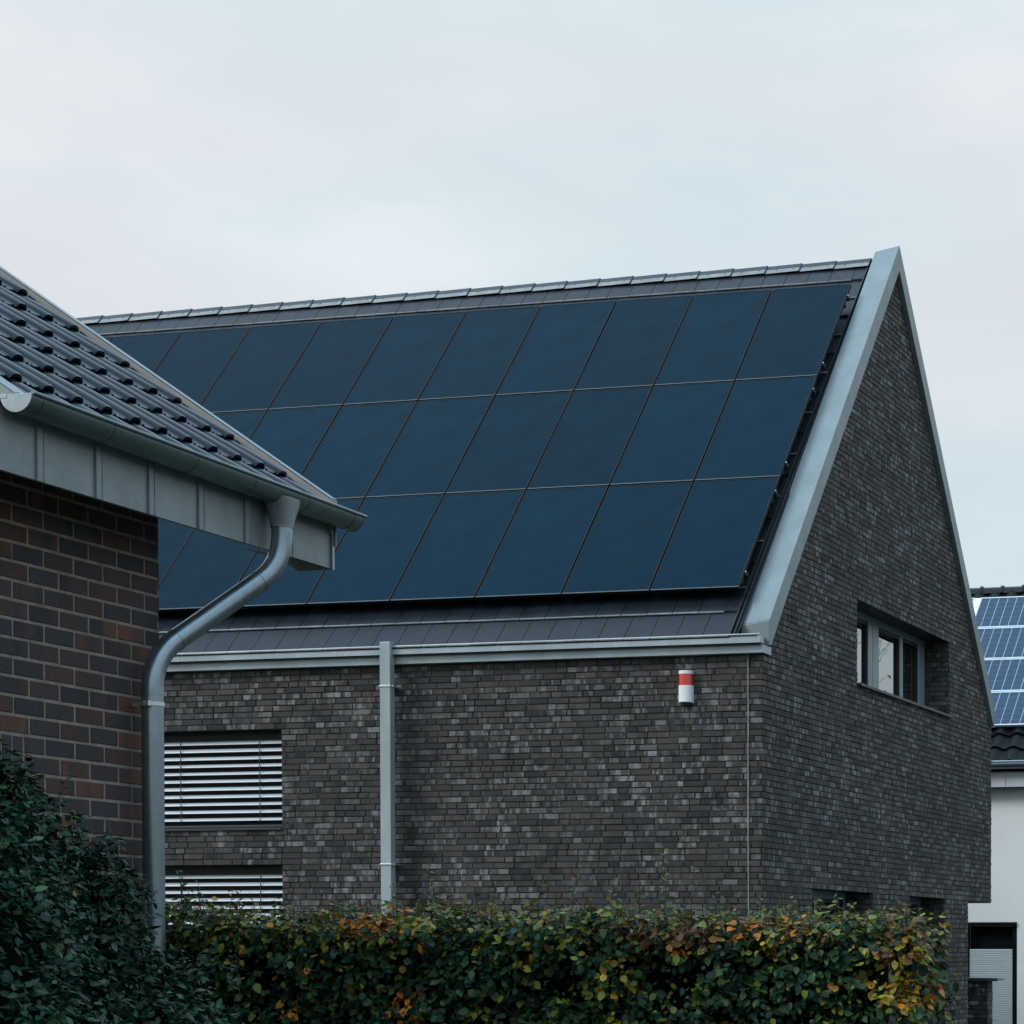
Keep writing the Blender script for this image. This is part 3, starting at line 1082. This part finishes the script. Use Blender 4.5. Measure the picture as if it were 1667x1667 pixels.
mb = MB(); mb.box(-9.2, 1.1, 13.79, YN - .003, 2.627, 2.6325); mb.build('fascia_gap', M['dark'], nh)
NS = math.tan(R(39.6))
nz = lambda y: 3.045 + NS * (y - 13.70)
NC = math.cos(R(39.6)); NSn = math.sin(R(39.6))
def npt(x, s, off): return (x, 13.70 + s * NC - off * NSn, 3.045 + s * NSn + off * NC)
# pantiles on the neighbour's roof
mb = MB()
pf = [(i / 10 * .30, .032 * math.sin(i / 10 * math.pi * 2)) for i in range(11)]
for c in range(14):
    s0 = -.06 + c * .38
    for t in range(-14, 4):
        xb = t * .30
        n = len(mb.v)
        for (s, off) in ((s0, .02), (s0, .05), (s0 + .42, .012)):
            for (u, h) in pf: mb.v.append(npt(xb + u, s, off + h))
        for r_i in range(2):
            for i in range(10):
                mb.f.append((n + r_i * 11 + i, n + r_i * 11 + i + 1, n + (r_i + 1) * 11 + i + 1, n + (r_i + 1) * 11 + i)); mb.m.append(0); mb.a.append(.3)
mb.face([npt(-9.2, -.02, -.02), npt(1.1, -.02, -.02), npt(1.1, 5.25, -.02), npt(-9.2, 5.25, -.02)])
ry = 13.70 + 5.25 * NC; rzn = 3.045 + 5.25 * NSn
mb.face([(-9.2, ry, rzn), (1.1, ry, rzn), (1.1, 2 * ry - 13.7, 3.045), (-9.2, 2 * ry - 13.7, 3.045)])
mb.build('tiled_roof', M['black_tile'], nh, smooth=True)
mb = MB()
x = -9.2
while x < 1.1:
    pr = [(ry - .13, rzn - .06), (ry - .10, rzn + .02), (ry - .05, rzn + .055), (ry + .05, rzn + .055), (ry + .10, rzn + .02), (ry + .13, rzn - .06)]
    mb.prism(pr, 'x', x, x + .375)
    mb.prism([(ry + (a - ry) * 1.12, rzn + (c - rzn) * 1.12 + .02) for a, c in pr], 'x', x + .345, x + .385)
    x += .38
mb.build('ridge_cap', M['tile'], nh)
mb = MB()
mb.tube([(-9.2, 13.66, 2.985), (1.1, 13.66, 2.985)], .068, 16)
mb.build('gutter', M['zinc_dark'], nh, smooth=True)
mb = MB()
mb.tube([(-9.2, 13.60, 3.035), (1.1, 13.60, 3.035)], .014, 8)
mb.build('gutter_bead', M['zinc'], nh, smooth=True)
# shuttered patio door
mb = MB()
mb.box(nw[0], nw[1], YN - .02, YN + .06, .385, .445)
mb.box(nw[0] - .0, nw[0] + .07, YN + .02, YN + .12, G, .385)
mb.box(nw[1] - .08, nw[1], YN + .02, YN + .12, G, .385)
mb.box(nw[0] + .07, nw[1] - .08, YN + .13, YN + .15, G, .385)
w = mb.build('door', M['black_tile'], nh)
mb = MB()
z = .012
while z > G:
    mb.prism([(YN + .04, z), (YN + .032, z - .006), (YN + .032, z - .031), (YN + .036, z - .036), (YN + .05, z - .036), (YN + .05, z)], 'x', nw[0] + .075, nw[1] - .085)
    z -= .037
mb.build('roller_shutter', M['shutter'], w)


def cell_panel(x0, x1, s0, label):
    t = thing('solar_panel', npt((x0 + x1) / 2, s0, .10), label, 'solar panel', 'blue gridded solar panels on the white house')
    mb = MB()
    o0, o1 = .07, .11
    for (a, c, u, v) in ((x0, x1, s0, s0 + .03), (x0, x1, s0 + .955, s0 + .985), (x0, x0 + .03, s0 + .03, s0 + .955), (x1 - .03, x1, s0 + .03, s0 + .955)):
        mb.hexa([npt(a, u, o0), npt(c, u, o0), npt(c, v, o0), npt(a, v, o0), npt(a, u, o1), npt(c, u, o1), npt(c, v, o1), npt(a, v, o1)])
    mb.build('panel_frame', M['steel2'], t)
    mb = MB()
    mb.face([npt(x0 + .03, s0 + .03, .105), npt(x1 - .03, s0 + .03, .105), npt(x1 - .03, s0 + .955, .105), npt(x0 + .03, s0 + .955, .105)])
    o = mb.build('cells', M['cells'], t)
    uv = o.data.uv_layers.new(name='UVMap')
    for li, c in enumerate(((0, 0), (x1 - x0 - .06, 0), (x1 - x0 - .06, .925), (0, .925))):
        uv.data[li].uv = (c[0] + .02, c[1] + .03)


M['steel2'] = simple('panel_alu', (.62, .68, .72), .4, .5, var=.04)
S0 = .87
cell_panel(-3.68, -2.03, S0 + 3 * 1.0, 'gridded solar panel at the white house ridge, left of the white strip')
cell_panel(-1.93, -.28, S0 + 3 * 1.0, 'gridded solar panel at the white house ridge, right of the white strip')
for i, nm in ((2, 'second row from the ridge'), (1, 'third row from the ridge'), (0, 'lowest row just above the black tiles')):
    cell_panel(-2.0, -.35, S0 + i * 1.0, 'blue gridded solar panel on the white house, ' + nm)
mb = MB()
mb.hexa([npt(-2.03, S0 + 3.0, .06), npt(-1.93, S0 + 3.0, .06), npt(-1.93, S0 + 3.985, .06), npt(-2.03, S0 + 3.985, .06),
         npt(-2.028, S0 + 3.0, .104), npt(-1.932, S0 + 3.0, .104), npt(-1.932, S0 + 3.98, .104), npt(-2.028, S0 + 3.98, .104)])
mb.build('cover_strip', M['white'], nh)

# low brick garden wall behind the gable
gw = thing('garden_wall', (-.7, 11.1, G), 'low dark brick garden wall with a slab on top beside the white door', 'wall')
Pq = lambda u, z, d: (u, 11.0 - d, z)
mb = MB()
brick_wall(mb, Pq, G, -.46, lambda z: (-1.6, -.225), [], .24, .0667, .0095, phase=.031)
mb.face([Pq(-1.6, G, -.0085), Pq(-.2335, G, -.0085), Pq(-.2335, -.46, -.0085), Pq(-1.6, -.46, -.0085)], 1)
mb.face([(-.2335, 11.0085, G), (-.2335, 11.3, G), (-.2335, 11.3, -.46), (-.2335, 11.0085, -.46)], 1)
brick_wall(mb, lambda u, z, d: (-.225 + d, u, z), G, -.46, lambda z: (11.0, 11.3), [], .24, .0667, .0095, phase=.031)
mb.build('brickwork', [M['brick'], M['mortar']], gw)
mb = MB(); mb.hexa([(-1.6, 10.93, -.475), (-.06, 10.93, -.472), (-.06, 11.38, -.452), (-1.6, 11.38, -.455), (-1.6, 10.93, -.405), (-.06, 10.93, -.425), (-.06, 11.38, -.425), (-1.6, 11.38, -.405)])
mb.build('coping_slab', M['zinc_dark'], gw, bevel=.004)

# ------------------------------------------------------------------ foliage
def leaf_mesh(name, pos, nrm, tip, size, colr, mat, parent, shape=(.30, .34), fold=.18, curl=.12):
    """one mesh of folded, slightly curled leaves. all arrays are (n,3)/(n,)"""
    n = len(pos)
    tip = tip - nrm * (tip * nrm).sum(1, keepdims=True)
    tip /= np.linalg.norm(tip, axis=1, keepdims=True) + 1e-9
    side = np.cross(nrm, tip)
    w1, w2 = shape
    f1 = fold * rng.uniform(.3, 1.6, (n, 1)); c1 = curl * rng.uniform(-.8, 2.2, (n, 1))
    s = size[:, None]
    asp = rng.uniform(.85, 1.15, (n, 1))
    def P(u, v, h): return pos + s * (tip * u + side * v * asp + nrm * h)
    V = np.stack([P(0, 0, 0), P(.5, 0, -f1 * w1 + 0 * c1), P(1, 0, -c1), P(.28, -w1 * .92, 0 * f1), P(.66, -w2 * .86, -c1 * .3),
                  P(.28, w1 * .92, 0 * f1), P(.66, w2 * .86, -c1 * .3)], 1).reshape(-1, 3)
    base = (np.arange(n) * 7)[:, None]
    F = np.array([[0, 1, 3], [3, 1, 4], [1, 2, 4], [0, 5, 1], [5, 6, 1], [1, 6, 2]])
    faces = (base[:, :, None] + F[None]).reshape(-1, 3)
    me = bpy.data.meshes.new(name)
    me.vertices.add(len(V)); me.vertices.foreach_set('co', V.ravel())
    me.loops.add(len(faces) * 3); me.loops.foreach_set('vertex_index', faces.ravel())
    me.polygons.add(len(faces))
    me.polygons.foreach_set('loop_start', np.arange(len(faces)) * 3)
    me.polygons.foreach_set('loop_total', np.full(len(faces), 3))
    me.update(calc_edges=True)
    at = me.attributes.new('leafcol', 'FLOAT_COLOR', 'FACE')
    c4 = np.concatenate([np.repeat(colr, 6, 0), np.ones((n * 6, 1))], 1)
    at.data.foreach_set('color', c4.ravel())
    me.materials.append(mat)
    o = bpy.data.objects.new(name, me)
    col.objects.link(o)
    if parent is not None:
        o.parent = parent
        o.matrix_parent_inverse = Matrix.Translation(-Vector(parent.location))
    return o


def unit(a): return a / (np.linalg.norm(a, axis=1, keepdims=True) + 1e-9)


def nz3(p, sc, off=0.):
    return np.array([noise.noise(Vector((float(q[0]) * sc + off, float(q[1]) * sc + off * 1.7, float(q[2]) * sc - off))) for q in p])


# --- hedge: clipped box, rows of beech leaves
HX0, HX1, HY0, HY1, HZ1 = 1.15, 5.55, -13.70, -13.08, .195
hedge = thing('hedge', (3.6, -13.3, G), 'clipped beech hedge turning yellow and orange in front of the brick house', 'hedge')


def hedge_shape(p, nrm):
    """push points in and out so the clipped faces are uneven"""
    d = .06 * nz3(p, 2.2, 3) + .09 * nz3(p, 5.5, 9) + .05 * nz3(p, 12, 5)
    return p + nrm * d[:, None]


def sample_hedge(n_front, n_top, n_end, n_back):
    P, Nn = [], []
    a = rng.uniform(0, 1, (n_front, 3)); P.append(np.stack([HX0 + a[:, 0] * (HX1 - HX0), np.full(n_front, HY0), -1.15 + (HZ1 + 1.15) * a[:, 1]], 1)); Nn.append(np.tile([0, -1., 0], (n_front, 1)))
    a = rng.uniform(0, 1, (n_top, 3)); P.append(np.stack([HX0 + a[:, 0] * (HX1 - HX0), HY0 + (HY1 - HY0) * a[:, 1] ** 1.4, np.full(n_top, HZ1)], 1)); Nn.append(np.tile([0, 0, 1.], (n_top, 1)))
    a = rng.uniform(0, 1, (n_end, 3)); P.append(np.stack([np.full(n_end, HX1), HY0 + (HY1 - HY0) * a[:, 0], -1.3 + (HZ1 + 1.3) * a[:, 1]], 1)); Nn.append(np.tile([1., 0, 0], (n_end, 1)))
    a = rng.uniform(0, 1, (n_back, 3)); P.append(np.stack([HX0 + a[:, 0] * (HX1 - HX0), np.full(n_back, HY1), -1.3 + (HZ1 + 1.3) * a[:, 1]], 1)); Nn.append(np.tile([0, 1., 0], (n_back, 1)))
    P, Nn = np.concatenate(P), np.concatenate(Nn)
    # round the right end and the shoulders
    r = .13
    cx = np.clip(P[:, 0], HX0, HX1 - r); cy = np.clip(P[:, 1], HY0 + r, HY1 - r); cz = np.minimum(P[:, 2], HZ1 - r)
    C = np.stack([cx, cy, cz], 1)
    D = P - C
    L = np.linalg.norm(D, axis=1, keepdims=True)
    Nn = np.where(L > 1e-6, D / (L + 1e-9), Nn)
    P = C + Nn * np.minimum(L, r)
    return P, Nn


P, Nn = sample_hedge(29000, 6500, 2600, 2500)
pocket = nz3(P, 4.2, 21) + .5 * nz3(P, 9, 2)
kp = (rng.uniform(0, 1, len(P)) < np.clip(1.0 + 2.6 * pocket, .12, 1)) | (P[:, 2] > HZ1 - .20)
P, Nn = P[kp], Nn[kp]
depth = rng.uniform(0, 1, len(P)) ** 1.5 * .20
P = hedge_shape(P, Nn) - Nn * depth[:, None]
P[:, 2] -= .014 * (P[:, 0] - 2.2)
jit = rng.normal(0, 1, P.shape)
nrm = unit(Nn * .75 + jit * .50 + np.array([0, 0, .85]))
tipd = unit(rng.normal(0, 1, P.shape) * .7 + Nn * .35 + np.array([0, 0, -.75]))
size = rng.uniform(.022, .060, len(P))
# colours
hs = nz3(P, 1.1, 2); hs2 = nz3(P, 4.5, 7)
topn = np.clip((P[:, 2] - (HZ1 - .30)) / .30, 0, 1)
endn = np.clip((P[:, 0] - 4.95) / .6, 0, 1)
u = rng.uniform(0, 1, len(P))
colr = np.zeros_like(P)
dg = np.array([.013, .046, .028]); mg = np.array([.034, .082, .030]); yg = np.array([.16, .19, .035]); ye = np.array([.33, .24, .035]); orr = np.array([.42, .16, .022]); br = np.array([.12, .055, .028])
colr[:] = dg
pm_ = .28 + .5 * hs
colr[u < pm_ + .35] = mg
colr[u < np.clip(.05 + .12 * topn + .10 * (hs2 > .15) + .12 * endn + .40 * topn ** 2 + .08 * hs, 0, 1) * 1.15] = yg
u2 = rng.uniform(0, 1, len(P))
colr[u2 < .014 + .07 * topn ** 2 + .05 * endn] = ye
colr[(u2 > .5) & (u2 < .505 + .03 * topn ** 2 + .02 * endn)] = orr
colr[u2 > .994 - .02 * topn] = br
clusters = [(2.147, -.298, .07, orr, .5), (2.606, .17, .16, orr, .75), (2.776, -.294, .10, orr, .65), (3.458, -.03, .07, ye, .35), (3.956, -.134, .10, ye, .35), (4.088, .13, .13, br, .5),
            (4.267, .03, .06, orr, .7), (4.38, .10, .12, br, .65), (4.46, .02, .05, orr, .6), (4.605, .13, .10, orr, .5), (5.392, -.16, .13, ye, .55), (5.50, -.20, .09, orr, .35), (5.45, .06, .15, br, .4), (5.50, .02, .10, ye, .45),
            (5.64, -.16, .12, orr, .6), (4.524, -.344, .06, orr, .7), (4.891, .13, .08, orr, .5), (2.916, .12, .07, ye, .4), (3.955, -.348, .06, ye, .5), (4.75, .02, .04, ye, .8), (3.2, -.31, .07, yg, .8), (4.3, -.2, .12, yg, .5), (3.25, .0, .10, yg, .5), (3.7, -.2, .1, yg, .4)]
for (cx, cz, rr, cc, pr_) in clusters:
    d = np.sqrt((P[:, 0] - cx) ** 2 + ((P[:, 2] - cz) * 1.1) ** 2)
    k = (d < rr * (1 + .5 * hs2)) & (P[:, 1] < HY0 + .3) & (rng.uniform(0, 1, len(P)) < pr_)
    colr[k] = cc
colr *= rng.uniform(.55, 1.5, (len(P), 1)) * (1 + rng.normal(0, .06, P.shape))
colr = np.clip(colr, .003, .6)
leaf_mesh('foliage', P, nrm, tipd, size, colr, M['leaf'], hedge, shape=(.36, .36), fold=.26, curl=.2)

# dense dark interior twigs
mb = MB()
for i in range(1400):
    x = random.uniform(HX0, HX1 - .1); y = random.uniform(HY0 + .1, HY1 - .05); z = random.uniform(G, HZ1 - .05)
    d = Vector((random.gauss(0, .5), random.gauss(0, .5), random.uniform(.2, 1))).normalized() * random.uniform(.12, .35)
    p0 = Vector((x, y, z)); p1 = p0 + d
    if p1.z > HZ1 - .02 or not (HX0 < p1.x < HX1 - .05): continue
    mb.tube([p0, p1], random.uniform(.002, .006), 3, caps=False)
mb.build('branches', M['wood'], hedge)
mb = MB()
# near-black boxes that paint in the shade between the hedge leaves
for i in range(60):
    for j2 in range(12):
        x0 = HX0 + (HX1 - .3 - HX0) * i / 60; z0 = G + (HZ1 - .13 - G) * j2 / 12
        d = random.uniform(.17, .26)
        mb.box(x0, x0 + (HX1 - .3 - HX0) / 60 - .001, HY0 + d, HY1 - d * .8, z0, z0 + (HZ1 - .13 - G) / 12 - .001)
mb.build('shaded_core', M['core_shade'], hedge)


# shoots rising above the clipped top
def shoots(base_list, leafsize, colors, twig_mb):
    pos, nr, tp, sz, cl_ = [], [], [], [], []
    for (bx, by, bz, h, dens) in base_list:
        lean = Vector((random.gauss(0, .16), random.gauss(0, .12), 1)).normalized()
        bend = Vector((random.gauss(0, .35), random.gauss(0, .3), 0))
        pts = [Vector((bx, by, bz)) + lean * h * t + bend * h * .3 * t * t for t in (0, .25, .5, .75, 1)]
        twig_mb.tube(pts, [.0028, .0024, .002, .0015, .001], 4, caps=False)
        nl = int(dens * h / .022) + 3
        sidev = 1
        for i in range(nl):
            t = (i + .5) / nl
            if t < .12: continue
            k = min(3, int(t * 4)); f = t * 4 - k
            p = pts[k].lerp(pts[k + 1], f)
            sidev = -sidev
            an = random.uniform(-.6, .6) + (0 if sidev > 0 else math.pi)
            out = Vector((math.cos(an), math.sin(an), random.uniform(.2, .9))).normalized()
            nn = Vector((random.gauss(0, .6), random.gauss(0, .6) - .3, random.uniform(.4, 1))).normalized()
            pos.append(p); tp.append(out); nr.append(nn)
            sz.append(leafsize * random.uniform(.6, 1.1) * (1 - .35 * t))
            c_ = random.choice(colors)
            cl_.append([v * random.uniform(.7, 1.3) for v in c_])
    return [np.array([tuple(q) if isinstance(q, Vector) else q for q in a], dtype=float) for a in (pos, nr, tp, sz, cl_)]


tw = MB()
bl = []
for i in range(300):
    x = random.uniform(HX0 + .05, HX1 - .05)
    bl.append((x, random.uniform(HY0 + .02, HY1 - .3), HZ1 - .014 * (x - 2.2) - .05 + random.uniform(-.03, .02), abs(random.gauss(.05, .035)) + .03, .8))
for (x, h) in ((2.70, .20), (2.78, .30), (2.84, .16), (2.93, .19), (3.0, .13), (3.12, .17), (3.2, .20), (3.3, .14), (3.42, .13), (3.52, .22), (3.63, .26), (3.70, .14), (3.82, .24), (3.9, .16), (4.04, .22), (4.12, .40), (4.16, .28), (4.24, .16), (4.32, .30), (4.38, .2),
               (4.5, .12), (4.62, .16), (4.72, .14), (4.85, .15), (4.93, .17), (5.05, .20), (5.16, .13), (5.3, .12), (5.42, .15), (2.3, .13), (2.1, .10), (1.95, .18), (1.85, .13), (2.45, .12), (1.75, .15)):
    bl.append((x + random.uniform(-.02, .02), random.uniform(HY0 + .05, HY0 + .4), HZ1 - .014 * (x - 2.2) - .04, h, .75))
a = shoots(bl, .048, [(.10, .13, .035), (.07, .11, .04), (.16, .16, .04), (.05, .09, .04), (.20, .13, .04)], tw)
leaf_mesh('top_shoots', a[0], a[1], a[2], a[3], a[4], M['leaf'], hedge, shape=(.30, .28))
tw.build('shoot_twigs', M['wood'], hedge)

# --- dark evergreen shrub against the left wall
shrub = thing('shrub', (2.0, -15.4, G), 'dark green evergreen shrub growing against the red brick wall in the foreground', 'shrub')
ELL = [((1.80, -15.75, -.60), (.50, .75, 1.50)), ((1.93, -15.15, -.75), (.42, .50, 1.24)), ((1.80, -14.90, -.85), (.30, .42, 1.10)), ((2.24, -14.82, -.95), (.34, .42, .88)), ((2.0, -16.3, -.7), (.7, .8, 1.4)), ((2.35, -15.2, -1.25), (.40, .55, 1.02))]
P, Nn = [], []
for (c, r) in ELL:
    n = int(13000 * (r[0] + r[1]) * r[2])
    d = unit(rng.normal(0, 1, (n, 3)))
    c, r = np.array(c), np.array(r)
    P.append(c + d * r); Nn.append(unit(d / r))
P, Nn = np.concatenate(P), np.concatenate(Nn)
P = P + Nn * (.10 * nz3(P, 2.6, 1) + .11 * nz3(P, 6, 4) + .05 * nz3(P, 14, 8))[:, None]
keep = np.ones(len(P), bool)
for (c, r) in ELL:
    q = (P - np.array(c)) / (np.array(r) - .17)
    keep &= ~((q ** 2).sum(1) < 1)
keep &= (P[:, 0] > XW + .02) & (P[:, 2] > -1.55) & (P[:, 2] > -.75)
P, Nn = P[keep], Nn[keep]
P = P - Nn * (rng.uniform(0, 1, len(P)) ** 1.5 * .16)[:, None]
nrm = unit(Nn * .6 + rng.normal(0, 1, P.shape) * .55 + np.array([0, 0, .95]))
tipd = unit(Nn * .9 + rng.normal(0, 1, P.shape) * .75 + np.array([0, 0, .15]))
size = rng.uniform(.026, .064, len(P))
u = rng.uniform(0, 1, len(P))
colr = np.tile(np.array([.010, .052, .028]), (len(P), 1))
colr[u < .35] = [.022, .085, .040]
colr[u < .07] = [.06, .13, .05]
colr[u > .9975] = [.30, .12, .02]
colr *= rng.uniform(.38, 1.15, (len(P), 1))
leaf_mesh('foliage', P, nrm, tipd, size, colr, M['leaf2'], shrub, shape=(.24, .22), fold=.25)
tw = MB()
bl = []
for i in range(420):
    k = random.randrange(len(P))
    if Nn[k][2] < -.1: continue
    bl.append((P[k][0], P[k][1], P[k][2] - .02, abs(random.gauss(.06, .05)) + .04, .75))
bl += [(2.10, -14.62, .22, .17, .8), (2.16, -14.55, .18, .15, .8), (1.85, -14.95, .40, .16, .8), (1.8, -14.8, .42, .15, .8), (1.75, -15.05, .5, .14, .8), (2.35, -14.62, -.2, .16, .8), (2.4, -14.6, -.22, .2, .8), (2.3, -14.5, -.2, .18, .8),
       (2.12, -14.45, .12, .2, .8), (2.05, -14.42, .1, .22, .8)]
a = shoots(bl, .050, [(.016, .056, .038), (.025, .075, .045), (.05, .10, .045), (.014, .045, .034)], tw)
leaf_mesh('young_shoots', a[0], a[1], a[2], a[3], a[4], M['leaf2'], shrub, shape=(.19, .18), fold=.25)
tw.build('shoot_twigs', M['wood'], shrub)
mb = MB()  # near-black lumps painting the shade behind the shrub leaves
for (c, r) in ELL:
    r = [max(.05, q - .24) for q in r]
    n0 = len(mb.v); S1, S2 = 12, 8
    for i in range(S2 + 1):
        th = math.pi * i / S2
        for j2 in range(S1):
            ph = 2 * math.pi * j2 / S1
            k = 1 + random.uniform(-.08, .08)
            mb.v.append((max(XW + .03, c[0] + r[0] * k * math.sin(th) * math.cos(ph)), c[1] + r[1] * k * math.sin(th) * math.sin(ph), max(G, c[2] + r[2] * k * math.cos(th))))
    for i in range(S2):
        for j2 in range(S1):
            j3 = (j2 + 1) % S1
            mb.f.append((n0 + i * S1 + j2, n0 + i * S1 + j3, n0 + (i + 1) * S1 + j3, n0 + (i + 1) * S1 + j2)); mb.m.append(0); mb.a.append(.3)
mb.build('shaded_core', M['core_shade'], shrub)

# --- bare tree standing out of view, seen mirrored in the gable window
tree = thing('bare_tree', (5.0, 17.5, G), 'thin bare tree with a few brown leaves mirrored in the gable window', 'tree')
mb = MB()
lp_, ln_, lt_, ls_ = [], [], [], []


def grow(p, d, L, r, lvl):
    pts = [p]
    q = p
    for i in range(4):
        d = (d + Vector((random.gauss(0, .14), random.gauss(0, .14), random.gauss(.03, .1)))).normalized()
        q = q + d * L / 4
        pts.append(q)
    mb.tube(pts, [r * (1 - .13 * i) for i in range(5)], 6 if lvl < 2 else 4, caps=False)
    if lvl >= 4:
        for i in range(2):
            if random.random() < .35:
                lp_.append(tuple(q)); ln_.append((random.gauss(0, 1), random.gauss(0, 1), 1)); lt_.append((random.gauss(0, 1), random.gauss(0, 1), -.6)); ls_.append(.10)
        return
    for i in range(3 if lvl else 8):
        k = random.choice((2, 3, 4, 4))
        nd = (d + Vector((random.gauss(0, .55), random.gauss(0, .55), random.gauss(.1, .3)))).normalized()
        grow(pts[k], nd, L * random.uniform(.6, .8), r * .55, lvl + 1)


random.seed(23)
grow(Vector((5.0, 17.5, G)), Vector((-.05, 0, 1)), 3.2, .07, 0)
mb.build('trunk', M['bark'], tree, smooth=False)
n = len(lp_)
leaf_mesh('leaves', np.array(lp_), unit(np.array(ln_, float)), np.array(lt_, float), np.array(ls_), np.tile([.22, .10, .03], (n, 1)) * rng.uniform(.6, 1.3, (n, 1)), M['leaf'], tree)

# ------------------------------------------------------------------ ground
m, nt, b = newmat('lawn_ground')
n = tex_noise(nt, .6, 6, .7)
r = ramp(nt, [(.35, (.030, .040, .022)), (.65, (.055, .060, .040))])
nt.links.new(n.outputs['Fac'], r.inputs['Fac'])
nt.links.new(r.outputs['Color'], b.inputs['Base Color'])
b.inputs['Roughness'].default_value = .95
n2 = tex_noise(nt, 30, 5, .7)
bump(nt, b, n2.outputs['Fac'], .6, .03)
mb = MB(); mb.face([(-600, -600, G), (600, -600, G), (600, 600, G), (-600, 600, G)])
g = mb.build('ground', m)
tag(g, 'dark lawn around the houses', kind='structure')

# ------------------------------------------------------------------ sky, sun
SUN_EL, SUN_AZ = R(36), R(236)          # azimuth clockwise from +Y: from behind-left of the camera
wd = bpy.data.worlds.new('World')
scene.world = wd
wd.use_nodes = True
nt = wd.node_tree
for n in list(nt.nodes): nt.nodes.remove(n)
SKY_LOC = (0, 0, 0)
out = nt.nodes.new('ShaderNodeOutputWorld')
sky = nt.nodes.new('ShaderNodeTexSky')
sky.sky_type = 'NISHITA'; sky.sun_disc = False
sky.sun_elevation = SUN_EL; sky.sun_rotation = SUN_AZ
sky.air_density = 1.5; sky.dust_density = 3; sky.ozone_density = 1
bg1 = nt.nodes.new('ShaderNodeBackground'); bg1.inputs['Strength'].default_value = .06
nt.links.new(sky.outputs[0], bg1.inputs['Color'])
# overcast layer
tc = nt.nodes.new('ShaderNodeTexCoord')
mp = nt.nodes.new('ShaderNodeMapping'); mp.inputs['Scale'].default_value = (1, 1, 2.6)
nt.links.new(tc.outputs['Generated'], mp.inputs['Vector'])
nn = nt.nodes.new('ShaderNodeTexNoise'); nn.inputs['Scale'].default_value = 3.0; nn.inputs['Detail'].default_value = 8; nn.inputs['Roughness'].default_value = .52
nt.links.new(mp.outputs[0], nn.inputs['Vector'])
rc = ramp(nt, [(.34, (.610, .720, .780)), (.45, (.675, .800, .860)), (.54, (.755, .860, .905)), (.63, (.890, .930, .965))])
nt.links.new(nn.outputs['Fac'], rc.inputs['Fac'])
n2_ = nt.nodes.new('ShaderNodeTexNoise'); n2_.inputs['Scale'].default_value = 2.1; n2_.inputs['Detail'].default_value = 3
mp2 = nt.nodes.new('ShaderNodeMapping'); mp2.inputs['Scale'].default_value = (1, 1, 3.4); mp2.inputs['Location'].default_value = SKY_LOC
nt.links.new(tc.outputs['Generated'], mp2.inputs['Vector']); nt.links.new(mp2.outputs[0], n2_.inputs['Vector'])
rp = ramp(nt, [(.36, (0, 0, 0)), (.52, (1, 1, 1))])
nt.links.new(n2_.outputs['Fac'], rp.inputs['Fac'])
sp_ = nt.nodes.new('ShaderNodeSeparateXYZ'); nt.links.new(tc.outputs['Generated'], sp_.inputs[0])
# overcast: dim towards the horizon, twice as bright overhead
mr = ramp(nt, [(0, (.18, .18, .18)), (.045, (.22, .22, .22)), (.08, (.40, .40, .40)), (.105, (1, 1, 1)), (.38, (1, 1, 1)), (.6, (.98, 1.18, 1.38)), (1, (1.65, 2.0, 2.3))])
nt.links.new(sp_.outputs['Z'], mr.inputs['Fac'])
bandz = ramp(nt, [(.18, (0, 0, 0)), (.25, (.85, .85, .85)), (.30, (.85, .85, .85)), (.355, (0, 0, 0))])
nt.links.new(sp_.outputs['Z'], bandz.inputs['Fac'])
bm = nt.nodes.new('ShaderNodeMath'); bm.operation = 'MULTIPLY'
nt.links.new(rp.outputs['Color'], bm.inputs[0]); nt.links.new(bandz.outputs['Color'], bm.inputs[1])
skc = mixc(nt, bm.outputs[0], rc.outputs['Color'], (.790, .790, .840))
skc = mixc(nt, 1, skc, mr.outputs['Color'], 'MULTIPLY')
bg2 = nt.nodes.new('ShaderNodeBackground')
nt.links.new(skc, bg2.inputs['Color']); bg2.inputs['Strength'].default_value = 1.0
mx = nt.nodes.new('ShaderNodeMixShader'); mx.inputs[0].default_value = .93
nt.links.new(bg1.outputs[0], mx.inputs[1]); nt.links.new(bg2.outputs[0], mx.inputs[2])
nt.links.new(mx.outputs[0], out.inputs['Surface'])

sl = bpy.data.lights.new('sun', 'SUN'); sl.energy = 2.0; sl.angle = R(20); sl.color = (1, .97, .93)
so = bpy.data.objects.new('sun', sl); col.objects.link(so)
sd = Vector((math.sin(SUN_AZ) * math.cos(SUN_EL), math.cos(SUN_AZ) * math.cos(SUN_EL), math.sin(SUN_EL)))
so.rotation_euler = sd.to_track_quat('Z', 'Y').to_euler()
so.location = (0, -30, 20)

# ------------------------------------------------------------------ camera
f_px, yaw, pitch, ppy, ppx, D_, ax_ = 4028.52, -.25805, -.02381, 1642.33, 1544.19, 26.6085, -1.99717
fw = Vector((math.sin(yaw), math.cos(yaw), 0)); rt = Vector((math.cos(yaw), -math.sin(yaw), 0))
loc = -(fw * D_ + rt * ax_)
F = fw * math.cos(pitch) + Vector((0, 0, 1)) * math.sin(pitch)
U = rt.cross(F)
cd = bpy.data.cameras.new('camera')
cam = bpy.data.objects.new('camera', cd)
col.objects.link(cam)
mt = Matrix((rt, U, -F)).transposed().to_4x4()
mt.translation = loc
cam.matrix_world = mt
cd.sensor_width = 36; cd.sensor_fit = 'HORIZONTAL'
cd.lens = f_px / 1667 * 36
cd.shift_x = -(ppx - 833.5) / 1667
cd.shift_y = (ppy - 833.5) / 1667
cd.clip_start = .1; cd.clip_end = 3000
scene.camera = cam
scene.view_settings.view_transform = 'Standard'
scene.view_settings.look = 'None'
scene.view_settings.exposure = 0
scene.view_settings.gamma = 1
scene.cycles.use_denoising = True
